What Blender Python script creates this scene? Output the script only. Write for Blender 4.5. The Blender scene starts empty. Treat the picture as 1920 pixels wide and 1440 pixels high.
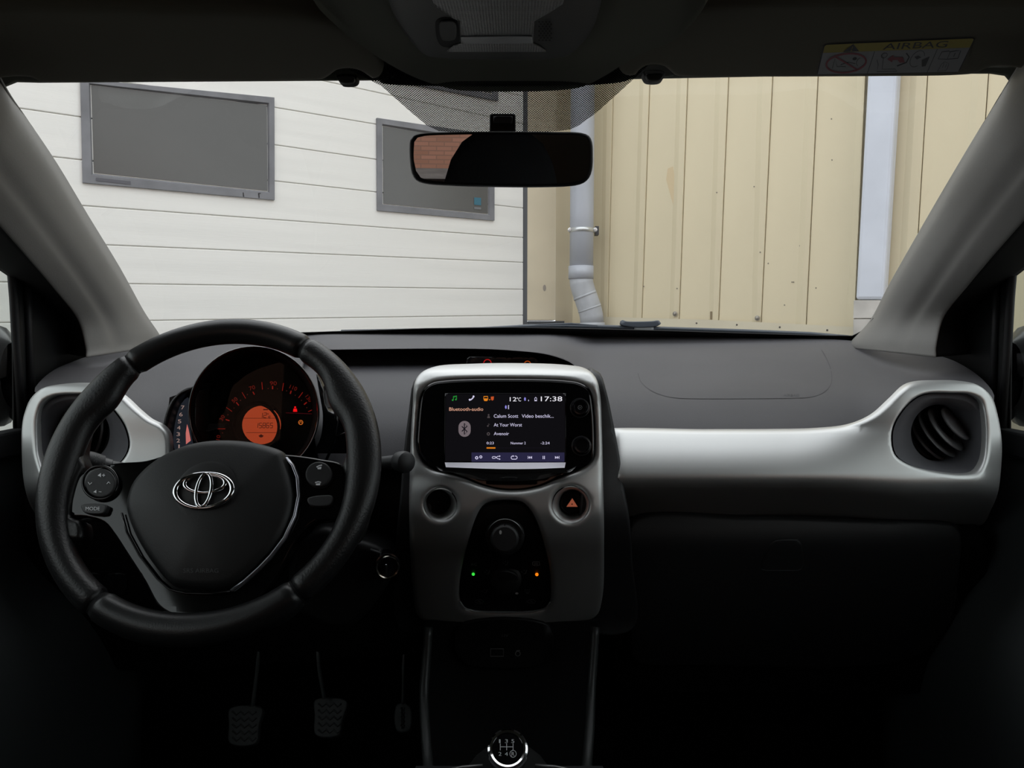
import bpy, bmesh, math, random
import numpy as np
from mathutils import Vector, Matrix, geometry
random.seed(7)
C = bpy.context.scene.collection
PI = math.pi
# ------------------------------------------------------------------ camera, sky, exposure
F = 1387.0; CX, CY = 960.0, 720.0; PITCH = math.radians(4.0); CZ = 1.15
EXPO = 0.65
cam_d = bpy.data.cameras.new('camera'); cam_d.sensor_width = 36; cam_d.lens = 36*F/1920; cam_d.clip_start = .02; cam_d.clip_end = 300
cam = bpy.data.objects.new('camera', cam_d); C.objects.link(cam)
cam.location = (0, 0, CZ); cam.rotation_euler = (math.radians(90)-PITCH, 0, 0)
bpy.context.scene.camera = cam
w = bpy.data.worlds.new('overcast_sky'); bpy.context.scene.world = w; w.use_nodes = True
nt = w.node_tree; bg = nt.nodes['Background']
bg.inputs[0].default_value = (.93, .965, 1, 1); bg.inputs[1].default_value = 1.25
vs = bpy.context.scene.view_settings
vs.view_transform = 'Standard'; vs.look = 'None'; vs.exposure = EXPO; vs.gamma = 1; vs.use_curve_mapping = False
sun_d = bpy.data.lights.new('veiled_sun', 'SUN'); sun_d.energy = .35; sun_d.angle = math.radians(60); sun_d.color = (1, .97, .92)
sun = bpy.data.objects.new('veiled_sun', sun_d); C.objects.link(sun); sun.rotation_euler = (math.radians(-38), math.radians(18), 0)

# ------------------------------------------------------------------ rays and surfaces
cp, sp = math.cos(PITCH), math.sin(PITCH)
CAM = Vector((0, 0, CZ))
def ray(px, py):
    u = (px-CX)/F; v = (CY-py)/F
    return Vector((u, cp+v*sp, -sp+v*cp))
def P(px, py, Y):
    d = ray(px, py); return CAM + d*(Y/d.y)
def to_px(q):
    d = q-CAM; z = d.y*cp-d.z*sp; return (CX+F*d.x/z, CY-F*(d.z*cp+d.y*sp)/z)
class SY:                      # surface given by its distance ahead of the driver's seat
    def __init__(s, fn): s.fn = fn if callable(fn) else (lambda x, y: fn)
    def at(s, px, py, h=0): return P(px, py, s.fn(px, py)) + Vector((0, -h, 0))
    def n(s): return Vector((0, -1, 0))
class SP:                      # a plane in space
    def __init__(s, p, n): s.p = Vector(p); s.nn = Vector(n).normalized()
    def at(s, px, py, h=0):
        d = ray(px, py); t = (s.p-CAM).dot(s.nn)/d.dot(s.nn); return CAM + d*t + s.nn*h
    def n(s): return s.nn
    def off(s, h): return SP(s.p+s.nn*h, s.nn)
def itp(y, tab):
    if y <= tab[0][0]: return tab[0][1]
    for (a, b), (c, d) in zip(tab, tab[1:]):
        if y <= c:
            return b+(d-b)*(y-a)/(c-a)
    return tab[-1][1]
def curve_itp(tab):            # smooth monotone-ish interpolation
    xs = np.array([t[0] for t in tab], float); ys = np.array([t[1] for t in tab], float)
    m = np.gradient(ys, xs)
    def fn(x):
        if x <= xs[0]: return float(ys[0])
        if x >= xs[-1]: return float(ys[-1])
        i = int(np.searchsorted(xs, x)-1); h = xs[i+1]-xs[i]; t = (x-xs[i])/h
        return float((2*t**3-3*t*t+1)*ys[i]+(t**3-2*t*t+t)*h*m[i]+(-2*t**3+3*t*t)*ys[i+1]+(t**3-t*t)*h*m[i+1])
    return fn
def sstep(a, b, x):
    t = min(1, max(0, (x-a)/(b-a))); return t*t*(3-2*t)

# ------------------------------------------------------------------ materials
def lin(c): c /= 255; return c/12.92 if c <= .04045 else ((c+.055)/1.055)**2.4
MATS = {}
def mat(name, rgb, rough=.5, metal=0, spec=.5, bump=0, bscale=200, var=0, vscale=6, coat=0, stretch=None):
    if name in MATS: return MATS[name]
    m = bpy.data.materials.new(name); m.use_nodes = True; t = m.node_tree; b = t.nodes['Principled BSDF']
    b.inputs['Base Color'].default_value = (*rgb, 1); b.inputs['Roughness'].default_value = rough
    b.inputs['Metallic'].default_value = metal; b.inputs['Specular IOR Level'].default_value = spec
    b.inputs['Coat Weight'].default_value = coat; b.inputs['Coat Roughness'].default_value = .05
    tc = t.nodes.new('ShaderNodeTexCoord'); src = tc.outputs['Object']
    if stretch:
        mp = t.nodes.new('ShaderNodeMapping'); mp.inputs['Scale'].default_value = stretch
        t.links.new(src, mp.inputs['Vector']); src = mp.outputs['Vector']
    if bump:
        n = t.nodes.new('ShaderNodeTexNoise'); n.inputs['Scale'].default_value = bscale; n.inputs['Detail'].default_value = 3
        bp = t.nodes.new('ShaderNodeBump'); bp.inputs['Strength'].default_value = bump; bp.inputs['Distance'].default_value = .001
        t.links.new(src, n.inputs['Vector']); t.links.new(n.outputs['Fac'], bp.inputs['Height']); t.links.new(bp.outputs['Normal'], b.inputs['Normal'])
    if var:
        n2 = t.nodes.new('ShaderNodeTexNoise'); n2.inputs['Scale'].default_value = vscale; n2.inputs['Detail'].default_value = 5
        r = t.nodes.new('ShaderNodeMapRange'); r.inputs['From Min'].default_value = .3; r.inputs['From Max'].default_value = .7
        r.inputs['To Min'].default_value = 1-var; r.inputs['To Max'].default_value = 1+var*.4
        mx = t.nodes.new('ShaderNodeVectorMath'); mx.operation = 'SCALE'; mx.inputs[0].default_value = rgb
        t.links.new(src, n2.inputs['Vector']); t.links.new(n2.outputs['Fac'], r.inputs['Value']); t.links.new(r.outputs['Result'], mx.inputs['Scale'])
        t.links.new(mx.outputs['Vector'], b.inputs['Base Color'])
    MATS[name] = m; return m
def emis(name, srgb, k=1.0):
    if name in MATS: return MATS[name]
    m = bpy.data.materials.new(name); m.use_nodes = True; t = m.node_tree; b = t.nodes['Principled BSDF']
    c = [lin(v) for v in srgb]
    b.inputs['Base Color'].default_value = (0, 0, 0, 1); b.inputs['Specular IOR Level'].default_value = 0; b.inputs['Roughness'].default_value = 1
    b.inputs['Emission Color'].default_value = (*c, 1); b.inputs['Emission Strength'].default_value = k/2**EXPO
    MATS[name] = m; return m
def glass(name, tint, refl=.04, dots=None):
    if name in MATS: return MATS[name]
    m = bpy.data.materials.new(name); m.use_nodes = True; t = m.node_tree; t.nodes.remove(t.nodes['Principled BSDF'])
    out = t.nodes['Material Output']
    tr = t.nodes.new('ShaderNodeBsdfTransparent'); tr.inputs[0].default_value = (*tint, 1)
    gl = t.nodes.new('ShaderNodeBsdfGlossy'); gl.inputs['Roughness'].default_value = .0
    fr = t.nodes.new('ShaderNodeLayerWeight'); fr.inputs[0].default_value = .5
    pw = t.nodes.new('ShaderNodeMath'); pw.operation = 'POWER'; pw.inputs[1].default_value = 5
    sc = t.nodes.new('ShaderNodeMath'); sc.operation = 'MULTIPLY_ADD'; sc.inputs[1].default_value = .7; sc.inputs[2].default_value = refl
    t.links.new(fr.outputs['Facing'], pw.inputs[0]); t.links.new(pw.outputs[0], sc.inputs[0])
    mx = t.nodes.new('ShaderNodeMixShader')
    t.links.new(sc.outputs[0], mx.inputs[0]); t.links.new(tr.outputs[0], mx.inputs[1]); t.links.new(gl.outputs[0], mx.inputs[2])
    t.links.new(mx.outputs[0], out.inputs[0]); MATS[name] = m; return m
def frit_dots():
    m = bpy.data.materials.new('frit_dots'); m.use_nodes = True; t = m.node_tree; t.nodes.remove(t.nodes['Principled BSDF'])
    tr = t.nodes.new('ShaderNodeBsdfTransparent'); tr.inputs[0].default_value = (.92, .93, .92, 1)
    df = t.nodes.new('ShaderNodeBsdfDiffuse'); df.inputs[0].default_value = (.006, .006, .007, 1)
    tc = t.nodes.new('ShaderNodeUVMap')
    mp = t.nodes.new('ShaderNodeMapping'); mp.inputs['Rotation'].default_value = (0, 0, PI/4)
    k = 1/.0021; mp.inputs['Scale'].default_value = (k, k, k)
    fr = t.nodes.new('ShaderNodeVectorMath'); fr.operation = 'FRACTION'
    sb = t.nodes.new('ShaderNodeVectorMath'); sb.operation = 'SUBTRACT'; sb.inputs[1].default_value = (.5, .5, 0)
    ln = t.nodes.new('ShaderNodeVectorMath'); ln.operation = 'LENGTH'
    lt = t.nodes.new('ShaderNodeMath'); lt.operation = 'LESS_THAN'; lt.inputs[1].default_value = .465
    mx = t.nodes.new('ShaderNodeMixShader')
    t.links.new(tc.outputs[0], mp.inputs[0]); t.links.new(mp.outputs[0], fr.inputs[0]); t.links.new(fr.outputs[0], sb.inputs[0]); t.links.new(sb.outputs[0], ln.inputs[0])
    t.links.new(ln.outputs['Value'], lt.inputs[0]); t.links.new(lt.outputs[0], mx.inputs[0]); t.links.new(tr.outputs[0], mx.inputs[1]); t.links.new(df.outputs[0], mx.inputs[2])
    t.links.new(mx.outputs[0], t.nodes['Material Output'].inputs[0]); return m

dash = mat('dash_plastic', (.068, .066, .071), .62, spec=.35, bump=.25, bscale=900, var=.12, vscale=5)
dash_dark = mat('dark_grained_plastic', (.022, .023, .024), .55, spec=.35, bump=.25, bscale=900)
silver = mat('silver_satin', (.55, .555, .55), .42, metal=.7, spec=.5, var=.03, vscale=8)
silver_dull = mat('grey_satin', (.20, .21, .21), .45, metal=.4)
gloss = mat('piano_black', (.0035, .0035, .004), .06, spec=.5)
gloss_soft = mat('piano_black_soft', (.006, .006, .007), .16, spec=.5)
leather = mat('black_leather', (.0075, .0075, .008), .40, spec=.5, bump=.35, bscale=420)
leather_top = mat('smooth_black_leather', (.010, .010, .0105), .36, spec=.5, bump=.15, bscale=700)
soft_black = mat('soft_black_plastic', (.020, .0205, .022), .5, spec=.4, bump=.12, bscale=900)
matte = mat('matte_black', (.006, .006, .0065), .75, spec=.2)
rubber = mat('black_rubber', (.008, .008, .009), .55, spec=.3)
chrome = mat('chrome', (.82, .82, .84), .07, metal=1)
chrome_dim = mat('dark_chrome', (.30, .31, .33), .16, metal=1)
headcloth = mat('headliner_cloth', (.13, .13, .108), .95, spec=.1, bump=.3, bscale=600)
visor_m = mat('visor_vinyl', (.13, .12, .095), .85, spec=.15, bump=.25, bscale=500)
pillar_m = mat('pillar_plastic', (.17, .165, .155), .6, spec=.35, bump=.15, bscale=800)
console_m = mat('roof_console_plastic', (.035, .035, .033), .6, spec=.3, bump=.2, bscale=900)
vent_m = mat('vent_grey_plastic', (.10, .10, .11), .6, spec=.35, bump=.1, bscale=900)
seat_m = mat('black_seat_cloth', (.02, .02, .022), .9, spec=.15, bump=.5, bscale=300)
carpet = mat('black_carpet', (.006, .006, .006), 1, spec=.05, bump=.5, bscale=500)
white_ink = mat('white_ink', (.55, .56, .58), .6)
grey_ink = mat('grey_ink', (.16, .165, .17), .6)
dim_ink = mat('dim_ink', (.05, .05, .05), .6)
black_ink = mat('black_ink', (.01, .01, .01), .7)

# ------------------------------------------------------------------ object helpers
def tag(o, label=None, cat=None, group=None, kind=None):
    if label: o['label'] = label
    if cat: o['category'] = cat
    if group: o['group'] = group
    if kind: o['kind'] = kind
    return o
def thing(name, label, cat, loc, group=None):
    o = bpy.data.objects.new(name, None); C.objects.link(o); o.location = loc; o.empty_display_size = .05
    return tag(o, label, cat, group)
def struct(name, loc=(0, 0, 0)):
    o = bpy.data.objects.new(name, None); C.objects.link(o); o.location = loc; o['kind'] = 'structure'; return o
def wloc(p):
    v = Vector((0, 0, 0))
    while p: v += p.location; p = p.parent
    return v
def link(name, vs_, fs, m, parent=None, smooth=True, uv=None, origin=None):
    vs_ = [Vector(v) for v in vs_]
    if origin is None:
        a = np.array([tuple(v) for v in vs_]); origin = Vector(((a.min(0)+a.max(0))/2).tolist())
    me = bpy.data.meshes.new(name); me.from_pydata([v-origin for v in vs_], [], fs)
    me.materials.append(m)
    if smooth: me.polygons.foreach_set('use_smooth', [True]*len(me.polygons))
    if uv:
        l = me.uv_layers.new(name='UVMap')
        for i, lp in enumerate(me.loops): l.data[i].uv = uv[lp.vertex_index]
    me.update()
    o = bpy.data.objects.new(name, me); C.objects.link(o)
    if parent: o.parent = parent; o.location = origin-wloc(parent)
    else: o.location = origin
    return o
def fixn(o):
    bm = bmesh.new(); bm.from_mesh(o.data); bmesh.ops.remove_doubles(bm, verts=bm.verts, dist=1e-6); bmesh.ops.recalc_face_normals(bm, faces=bm.faces); bm.to_mesh(o.data); bm.free(); return o
def cat_closed(pts, step):
    n = len(pts); out = []
    for i in range(n):
        p0, p1, p2, p3 = (np.array(pts[(i+k) % n], float) for k in (-1, 0, 1, 2))
        L = np.linalg.norm(p2-p1); k = max(1, int(round(L/step)))
        # centripetal
        def tj(ti, a, b): return ti+max(1e-6, np.linalg.norm(b-a))**.5
        t0 = 0; t1 = tj(t0, p0, p1); t2 = tj(t1, p1, p2); t3 = tj(t2, p2, p3)
        for j in range(k):
            t = t1+(t2-t1)*j/k
            A1 = (t1-t)/(t1-t0)*p0+(t-t0)/(t1-t0)*p1; A2 = (t2-t)/(t2-t1)*p1+(t-t1)/(t2-t1)*p2; A3 = (t3-t)/(t3-t2)*p2+(t-t2)/(t3-t2)*p3
            B1 = (t2-t)/(t2-t0)*A1+(t-t0)/(t2-t0)*A2; B2 = (t3-t)/(t3-t1)*A2+(t-t1)/(t3-t1)*A3
            out.append((t2-t)/(t2-t1)*B1+(t-t1)/(t2-t1)*B2)
    return np.array(out)
def cat_open(pts, sub):
    pts = [np.array(p, float) for p in pts]
    e = [2*pts[0]-pts[1]]+pts+[2*pts[-1]-pts[-2]]; out = []
    for i in range(1, len(e)-2):
        p0, p1, p2, p3 = e[i-1:i+3]
        for j in range(sub):
            t = j/sub
            out.append(.5*((2*p1)+(-p0+p2)*t+(2*p0-5*p1+4*p2-p3)*t*t+(-p0+3*p1-3*p2+p3)*t**3))
    out.append(pts[-1]); return out
def dense(pts, step):
    out = []; n = len(pts)
    for i in range(n):
        a, b = np.array(pts[i], float), np.array(pts[(i+1) % n], float); k = max(1, int(round(np.linalg.norm(b-a)/step)))
        out += [a+(b-a)*j/k for j in range(k)]
    return np.array(out)
def inside(pts, poly):
    x, y = pts[:, 0], pts[:, 1]; r = np.zeros(len(pts), bool); n = len(poly); j = n-1
    for i in range(n):
        xi, yi = poly[i]; xj, yj = poly[j]
        c = (yi > y) != (yj > y)
        with np.errstate(divide='ignore', invalid='ignore'):
            r ^= c & (x < (xj-xi)*(y-yi)/(yj-yi+1e-12)+xi)
        j = i
    return r
def dist(pts, polys):
    d = np.full(len(pts), 1e9)
    for poly in polys:
        a = poly; b = np.roll(poly, -1, 0)
        for i in range(len(a)):
            ab = b[i]-a[i]; L = ab@ab+1e-12
            t = np.clip(((pts-a[i])@ab)/L, 0, 1)
            q = a[i]+t[:, None]*ab
            d = np.minimum(d, np.hypot(pts[:, 0]-q[:, 0], pts[:, 1]-q[:, 1]))
    return d
def pad(name, outline, surf, m, parent=None, holes=(), r=.003, t=.005, step=9, grid=None, h=0, smooth=True, dome=0, hole_r=None):
    """a panel with rounded edges: outline with holes, laid on a surface and given thickness"""
    mk = (lambda p: cat_closed(p, step)) if smooth else (lambda p: dense(p, step))
    polys = [mk(outline)]+[mk(hh) for hh in holes]
    for k, pl in enumerate(polys):
        area = np.sum(pl[:, 0]*np.roll(pl[:, 1], -1)-np.roll(pl[:, 0], -1)*pl[:, 1])
        if (area > 0) != (k == 0): polys[k] = pl[::-1]
    c = polys[0].mean(0); sc = (surf.at(*c)-CAM).length/F*1.0
    rp = r/sc; g = grid or step*1.3
    pts = [p for p in polys]; idx = []; s = 0
    edges = []
    for pl in polys:
        n = len(pl); edges += [(s+i, s+(i+1) % n) for i in range(n)]; idx.append((s, n)); s += n
    allp = [np.vstack(polys)]
    if r > 0:
        for fct in (.06, .22, .48, .8, 1.08):
            for pl in polys:
                tg = np.roll(pl, -1, 0)-np.roll(pl, 1, 0); tg /= np.linalg.norm(tg, axis=1)[:, None]+1e-9
                nn = np.stack([-tg[:, 1], tg[:, 0]], 1); q = pl+nn*fct*rp
                if fct*rp < .25: continue
                dd = dist(q, polys); ok = (dd > fct*rp*.93) & inside(q, polys[0])
                for hp in polys[1:]: ok &= ~inside(q, hp)
                allp.append(q[ok])
    mn, mx = polys[0].min(0), polys[0].max(0)
    gx, gy = np.meshgrid(np.arange(mn[0]+g/2, mx[0], g), np.arange(mn[1]+g/2, mx[1], g)); q = np.stack([gx.ravel(), gy.ravel()], 1)
    if len(q):
        ok = inside(q, polys[0])
        for hp in polys[1:]: ok &= ~inside(q, hp)
        q = q[ok]
        if len(q): q = q[dist(q, polys) > max(rp*1.3, g*.45)]; allp.append(q)
    A = np.vstack(allp)
    vo, eo, fo, ov, oe, of = geometry.delaunay_2d_cdt([Vector(p) for p in A], edges, [], 0, 1e-5)
    V2 = np.array([tuple(v) for v in vo]); cen = np.array([V2[list(f_)].mean(0) for f_ in fo])
    ok = inside(cen, polys[0])
    for hp in polys[1:]: ok &= ~inside(cen, hp)
    faces = [list(f_) for f_, k in zip(fo, ok) if k]
    D = dist(V2, polys)
    Dm = D.max() if len(D) else 1
    verts = []
    for (x, y), d in zip(V2, D):
        hh = h
        if r > 0 and d < rp: e = (rp-d)/rp; hh -= r*(1-math.sqrt(max(0, 1-e*e)))
        if dome: hh += dome*(1-(1-min(1, d/Dm))**2)
        verts.append(surf.at(x, y, hh))
    # skirt: boundary edges of the kept faces
    cnt = {}
    for f_ in faces:
        for a, b in zip(f_, f_[1:]+f_[:1]): k = (min(a, b), max(a, b)); cnt.setdefault(k, []).append((a, b))
    bnd = [v[0] for v in cnt.values() if len(v) == 1]
    nrm = surf.n(); base = {}
    for a, b in bnd:
        for v in (a, b):
            if v not in base:
                top = v
                if r <= 0: verts.append(verts[v].copy()); top = len(verts)-1
                verts.append(verts[v]-nrm*t); base[v] = (top, len(verts)-1)
    if t > 0:
        for a, b in bnd: faces.append([base[b][0], base[a][0], base[a][1], base[b][1]])
    o = link(name, verts, faces, m, parent)
    if r > 0: fixn(o)
    return o
def patch(name, rows, m, parent=None, sub=5, thick=0):
    R = [cat_open(r, sub) for r in rows]
    cols = [cat_open([R[i][j] for i in range(len(R))], sub) for j in range(len(R[0]))]
    nc, nr = len(cols), len(cols[0]); vs_ = [tuple(cols[j][i]) for i in range(nr) for j in range(nc)]
    fs = [(i*nc+j, i*nc+j+1, (i+1)*nc+j+1, (i+1)*nc+j) for i in range(nr-1) for j in range(nc-1)]
    o = link(name, vs_, fs, m, parent)
    if thick: md = o.modifiers.new('solid', 'SOLIDIFY'); md.thickness = thick; md.offset = 0
    return o
def frame_of(d):
    d = d.normalized(); a = Vector((0, 0, 1)) if abs(d.z) < .9 else Vector((1, 0, 0))
    u = d.cross(a).normalized(); return u, u.cross(d)
def tube(name, pts, r, m, parent=None, n=10, closed=False, flat=1.0, caps=True):
    pts = [Vector(p) for p in pts]; N = len(pts); vs_ = []; fs = []; pu = None
    for i, p in enumerate(pts):
        d = (pts[(i+1) % N]-pts[i-1]) if closed else (pts[min(N-1, i+1)]-pts[max(0, i-1)])
        d.normalize()
        if pu is None: u, v = frame_of(d)
        else: u = (pu-d*pu.dot(d)).normalized(); v = u.cross(d)
        pu = u; rr = r[i] if isinstance(r, (list, tuple)) else r
        for k in range(n):
            a = 2*PI*k/n; vs_.append(p+(u*math.cos(a)+v*math.sin(a)*flat)*rr)
    M_ = N if closed else N-1
    for i in range(M_):
        j = (i+1) % N
        for k in range(n): fs.append((i*n+k, i*n+(k+1) % n, j*n+(k+1) % n, j*n+k))
    if not closed and caps: fs += [tuple(range(n)), tuple((N-1)*n+k for k in reversed(range(n)))]
    return fixn(link(name, vs_, fs, m, parent))
def lathe(name, base, axis, prof, m, parent=None, n=28, cap=True):
    """prof: (radius, distance along axis)"""
    base = Vector(base); ax = Vector(axis).normalized(); u, v = frame_of(ax); vs_ = []; fs = []
    for r, s in prof:
        for k in range(n): a = 2*PI*k/n; vs_.append(base+ax*s+(u*math.cos(a)+v*math.sin(a))*r)
    for i in range(len(prof)-1):
        for k in range(n): fs.append((i*n+k, i*n+(k+1) % n, (i+1)*n+(k+1) % n, (i+1)*n+k))
    if cap: fs += [tuple(range(n)), tuple((len(prof)-1)*n+k for k in reversed(range(n)))]
    o = link(name, vs_, fs, m, parent); fixn(o)
    md = o.modifiers.new('split', 'EDGE_SPLIT'); md.split_angle = math.radians(40)
    return o
def box(name, lo, hi, m, parent=None, bev=0, R=None):
    lo, hi = Vector(lo), Vector(hi); c = (lo+hi)/2
    vs_ = [Vector((x, y, z)) for x in (lo.x, hi.x) for y in (lo.y, hi.y) for z in (lo.z, hi.z)]
    if R: vs_ = [c+R@(v-c) for v in vs_]
    o = link(name, vs_, [(0, 1, 3, 2), (4, 6, 7, 5), (0, 4, 5, 1), (2, 3, 7, 6), (0, 2, 6, 4), (1, 5, 7, 3)], m, parent, smooth=False); fixn(o)
    if bev: md = o.modifiers.new('bev', 'BEVEL'); md.width = bev; md.segments = 2
    return o
def slab(name, quad, depth, m, parent=None, bev=0, smooth=False):
    """quad of 3D points, extruded back by the vector depth"""
    q = [Vector(p) for p in quad]; n = len(q); vs_ = q+[p+Vector(depth) for p in q]
    fs = [tuple(range(n)), tuple(n+k for k in reversed(range(n)))]+[(i, n+i, n+(i+1) % n, (i+1) % n) for i in range(n)]
    o = link(name, vs_, fs, m, parent, smooth=False); fixn(o)
    if bev: md = o.modifiers.new('bev', 'BEVEL'); md.width = bev; md.segments = 2; md.limit_method = 'ANGLE'
    return o
def ink(name, items, surf, m, parent, h=.0004):
    """flat print: filled polygons and stroked lines lying on a surface"""
    vs_ = []; fs = []
    for it in items:
        if it[0] == 'l':
            _, pts, wd = it[:3]; cl = len(it) > 3; pts = [np.array(p, float) for p in pts]; N = len(pts); b = len(vs_)
            for i, p in enumerate(pts):
                d = (pts[(i+1) % N]-pts[i-1]) if cl else (pts[min(N-1, i+1)]-pts[max(0, i-1)])
                d = d/(np.linalg.norm(d)+1e-9); nn = np.array((-d[1], d[0]))*wd/2
                vs_ += [surf.at(*(p+nn), h), surf.at(*(p-nn), h)]
            for i in range(N if cl else N-1): j = (i+1) % N; fs.append((b+2*i, b+2*i+1, b+2*j+1, b+2*j))
        else:
            pts = it[1]; b = len(vs_); vs_ += [surf.at(*p, h) for p in pts]
            for tr in geometry.tessellate_polygon([[Vector((p[0], p[1], 0)) for p in pts]]): fs.append(tuple(b+k for k in tr))
    return link(name, vs_, fs, m, parent, smooth=False)
def circ(cx, cy, r, n=20, a0=0, a1=360, ry=None):
    ry = ry or r; full = a1-a0 >= 360
    return [(cx+r*math.cos(math.radians(a0+(a1-a0)*k/(n if full else n-1))), cy-ry*math.sin(math.radians(a0+(a1-a0)*k/(n if full else n-1)))) for k in range(n)]
def text(s, x0, y0, x1, y1, surf, m, parent, h=.0005, name='lettering', rot=0, mapf=None, bold=0):
    """lettering filling the box x0..x1, y0 (top of capitals)..y1 (baseline)"""
    cu = bpy.data.curves.new('t', 'FONT'); cu.body = s; cu.resolution_u = 3; cu.offset = bold
    ob = bpy.data.objects.new('t', cu); C.objects.link(ob)
    dg = bpy.context.evaluated_depsgraph_get(); me = bpy.data.meshes.new_from_object(ob.evaluated_get(dg))
    V = np.array([tuple(v.co) for v in me.vertices]); fs = [tuple(p.vertices) for p in me.polygons]
    bpy.data.objects.remove(ob); bpy.data.curves.remove(cu); bpy.data.meshes.remove(me)
    a, b = V[:, 0].min(), V[:, 0].max(); caph = .69
    cx, cy = (x0+x1)/2, (y0+y1)/2; ca, sa = math.cos(math.radians(rot)), math.sin(math.radians(rot)); out = []
    for x, y, z in V:
        X = x0+(x-a)/(b-a)*(x1-x0); Y = y1-(y/caph)*(y1-y0)
        if mapf: X, Y = mapf(X, Y)
        elif rot: dx, dy = X-cx, Y-cy; X, Y = cx+dx*ca+dy*sa, cy-dx*sa+dy*ca
        out.append(surf.at(X, Y, h))
    return link(name, out, fs, m, parent, smooth=False)
def ring_loft(name, loops, m, parent=None, cap=False, smooth=True):
    n = len(loops[0]); vs_ = [p for l in loops for p in l]; fs = []
    for i in range(len(loops)-1):
        for k in range(n): fs.append((i*n+k, i*n+(k+1) % n, (i+1)*n+(k+1) % n, (i+1)*n+k))
    if cap: fs.append(tuple((len(loops)-1)*n+k for k in range(n)))
    return fixn(link(name, vs_, fs, m, parent, smooth))
def resamp(poly, n):
    p = np.vstack([poly, poly[:1]]); d = np.r_[0, np.cumsum(np.linalg.norm(np.diff(p, axis=0), axis=1))]
    t = np.linspace(0, d[-1], n, endpoint=False); return np.stack([np.interp(t, d, p[:, 0]), np.interp(t, d, p[:, 1])], 1)

# ================================================================== OUTSIDE
DM = .726; DOOR = SP((0, 4.2, 0), (DM, -1, 0)); BM = -.75; BEI = SP((0, 4.6, 0), (BM, -1, 0))
white_panel = mat('white_door_skin', (.84, .84, .80), .55, var=.07, vscale=2.2, bump=.3, bscale=30, stretch=(.3, .3, 6))
white_b = mat('white_door_skin_rail', (.70, .705, .675), .55, var=.08, vscale=3)
grey_frame = mat('weathered_grey_frame', (.20, .205, .22), .6, var=.25, vscale=9)
dark_pane = mat('smoked_acrylic', (.105, .105, .10), .22, spec=.4, var=.12, vscale=1.5)
cream = mat('cream_sheet', (.66, .585, .405), .5, var=.09, vscale=1.8, stretch=(1, 1, .35))
cream_j = mat('cream_jamb', (.62, .55, .40), .6, var=.12, vscale=3)
pipe_m = mat('grey_pvc', (.42, .445, .49), .4, var=.06, vscale=5)
pipe_elbow = mat('dusty_grey_pvc', (.43, .45, .475), .5, var=.15, vscale=14)
white_pipe = mat('white_painted_metal', (.62, .66, .73), .45, var=.08, vscale=5)
brickm = mat('red_brick', (.30, .125, .07), .85, var=.3, vscale=12)
# ground
link('ground', [(-30, -30, 0), (30, -30, 0), (30, 12, 0), (-30, 12, 0)], [(0, 1, 2, 3)], mat('grey_paving', (.17, .165, .155), .9, var=.3, vscale=4, bump=.4, bscale=60))['kind'] = 'structure'
# sectional garage door
gd = thing('garage_door', 'white sectional garage door with grey-framed dark windows, left of the grey drainpipe', 'garage door', (-1.4, 3.2, 0))
gd['kind'] = 'thing'
LN = [((700, 55), (980, 128)), ((700, 115), (980, 180)), ((700, 171.6), (919, 219)), ((514, 201), (700, 232)), ((150, 219), (700, 298)), ((152, 299.5), (980, 390)),
      ((148, 385), (980, 445.5)), ((195, 459), (980, 492)), ((235, 532), (980, 542.6)), ((282, 601), (980, 591)), ((282, 668), (980, 640)), ((282, 735), (980, 689)), ((282, 802), (980, 738))]
RX = (DOOR.at(981, 400)).x
def door_line(ln, x):
    a, b = DOOR.at(*ln[0]), DOOR.at(*ln[1]); t = (x-a.x)/(b.x-a.x); return a+(b-a)*t
dback = Vector((-DM, 1, 0)).normalized()*.04
for k in range(len(LN)-1):
    z = Vector((0, 0, .0018))
    q = [door_line(LN[k], -3.6)-z, door_line(LN[k], RX)-z, door_line(LN[k+1], RX)+z, door_line(LN[k+1], -3.6)+z]
    slab('panel', q, dback, white_panel, gd, bev=.003)
slab('panel_core', [door_line(LN[0], -3.6)+dback*.18, door_line(LN[0], RX)+dback*.18, door_line(LN[-1], RX)+dback*.18, door_line(LN[-1], -3.6)+dback*.18], dback, mat('door_joint', (.66, .66, .62), .8), gd)
def quad_frame(name, o, i, surf, front, depth, m, parent):
    O = [surf.at(*p, front) for p in o]; I = [surf.at(*p, front) for p in i]; nn = surf.n()
    Im = [a+(b-a)*.75 for a, b in zip(O, I)]; I2 = [p-nn*(front+.006) for p in I]
    O2 = [p-nn*depth for p in O]
    return fixn(link(name, O2+O+Im+I2, [(4*s+k, 4*s+(k+1) % 4, 4*s+4+(k+1) % 4, 4*s+4+k) for s in range(3) for k in range(4)], m, parent, smooth=False))
WINS = [([(150, 149), (513, 184), (513.5, 375.6), (154.5, 343)], [(171, 160), (500, 197.6), (501, 358), (176, 324)]),
        ([(705, 222), (925, 254), (925, 414), (706, 395)], [(718, 237), (914, 268), (914, 401), (718.5, 382)]),
        ([(700, -60), (932, 5), (932, 190), (700, 146)], [(714, -42), (921, 18), (921, 175), (714, 132)]),
        ([(150, -160), (513, -60), (513, 118), (150, 66)], [(171, -140), (500, -45), (500, 102), (171, 50)])]
for o, i in WINS:
    fr = quad_frame('window_frame', o, i, DOOR, .012, .012, grey_frame, gd)
    pn = slab('pane', [DOOR.at(*p, .004) for p in i], dback*.1, dark_pane, fr)
dS = DOOR.off(.0135)
ink('frame_clip', [('p', [(180, 333), (245, 340), (245, 346), (180, 339)])], dS, mat('dark_frame_grey', (.1, .1, .115), .6), gd)
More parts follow.
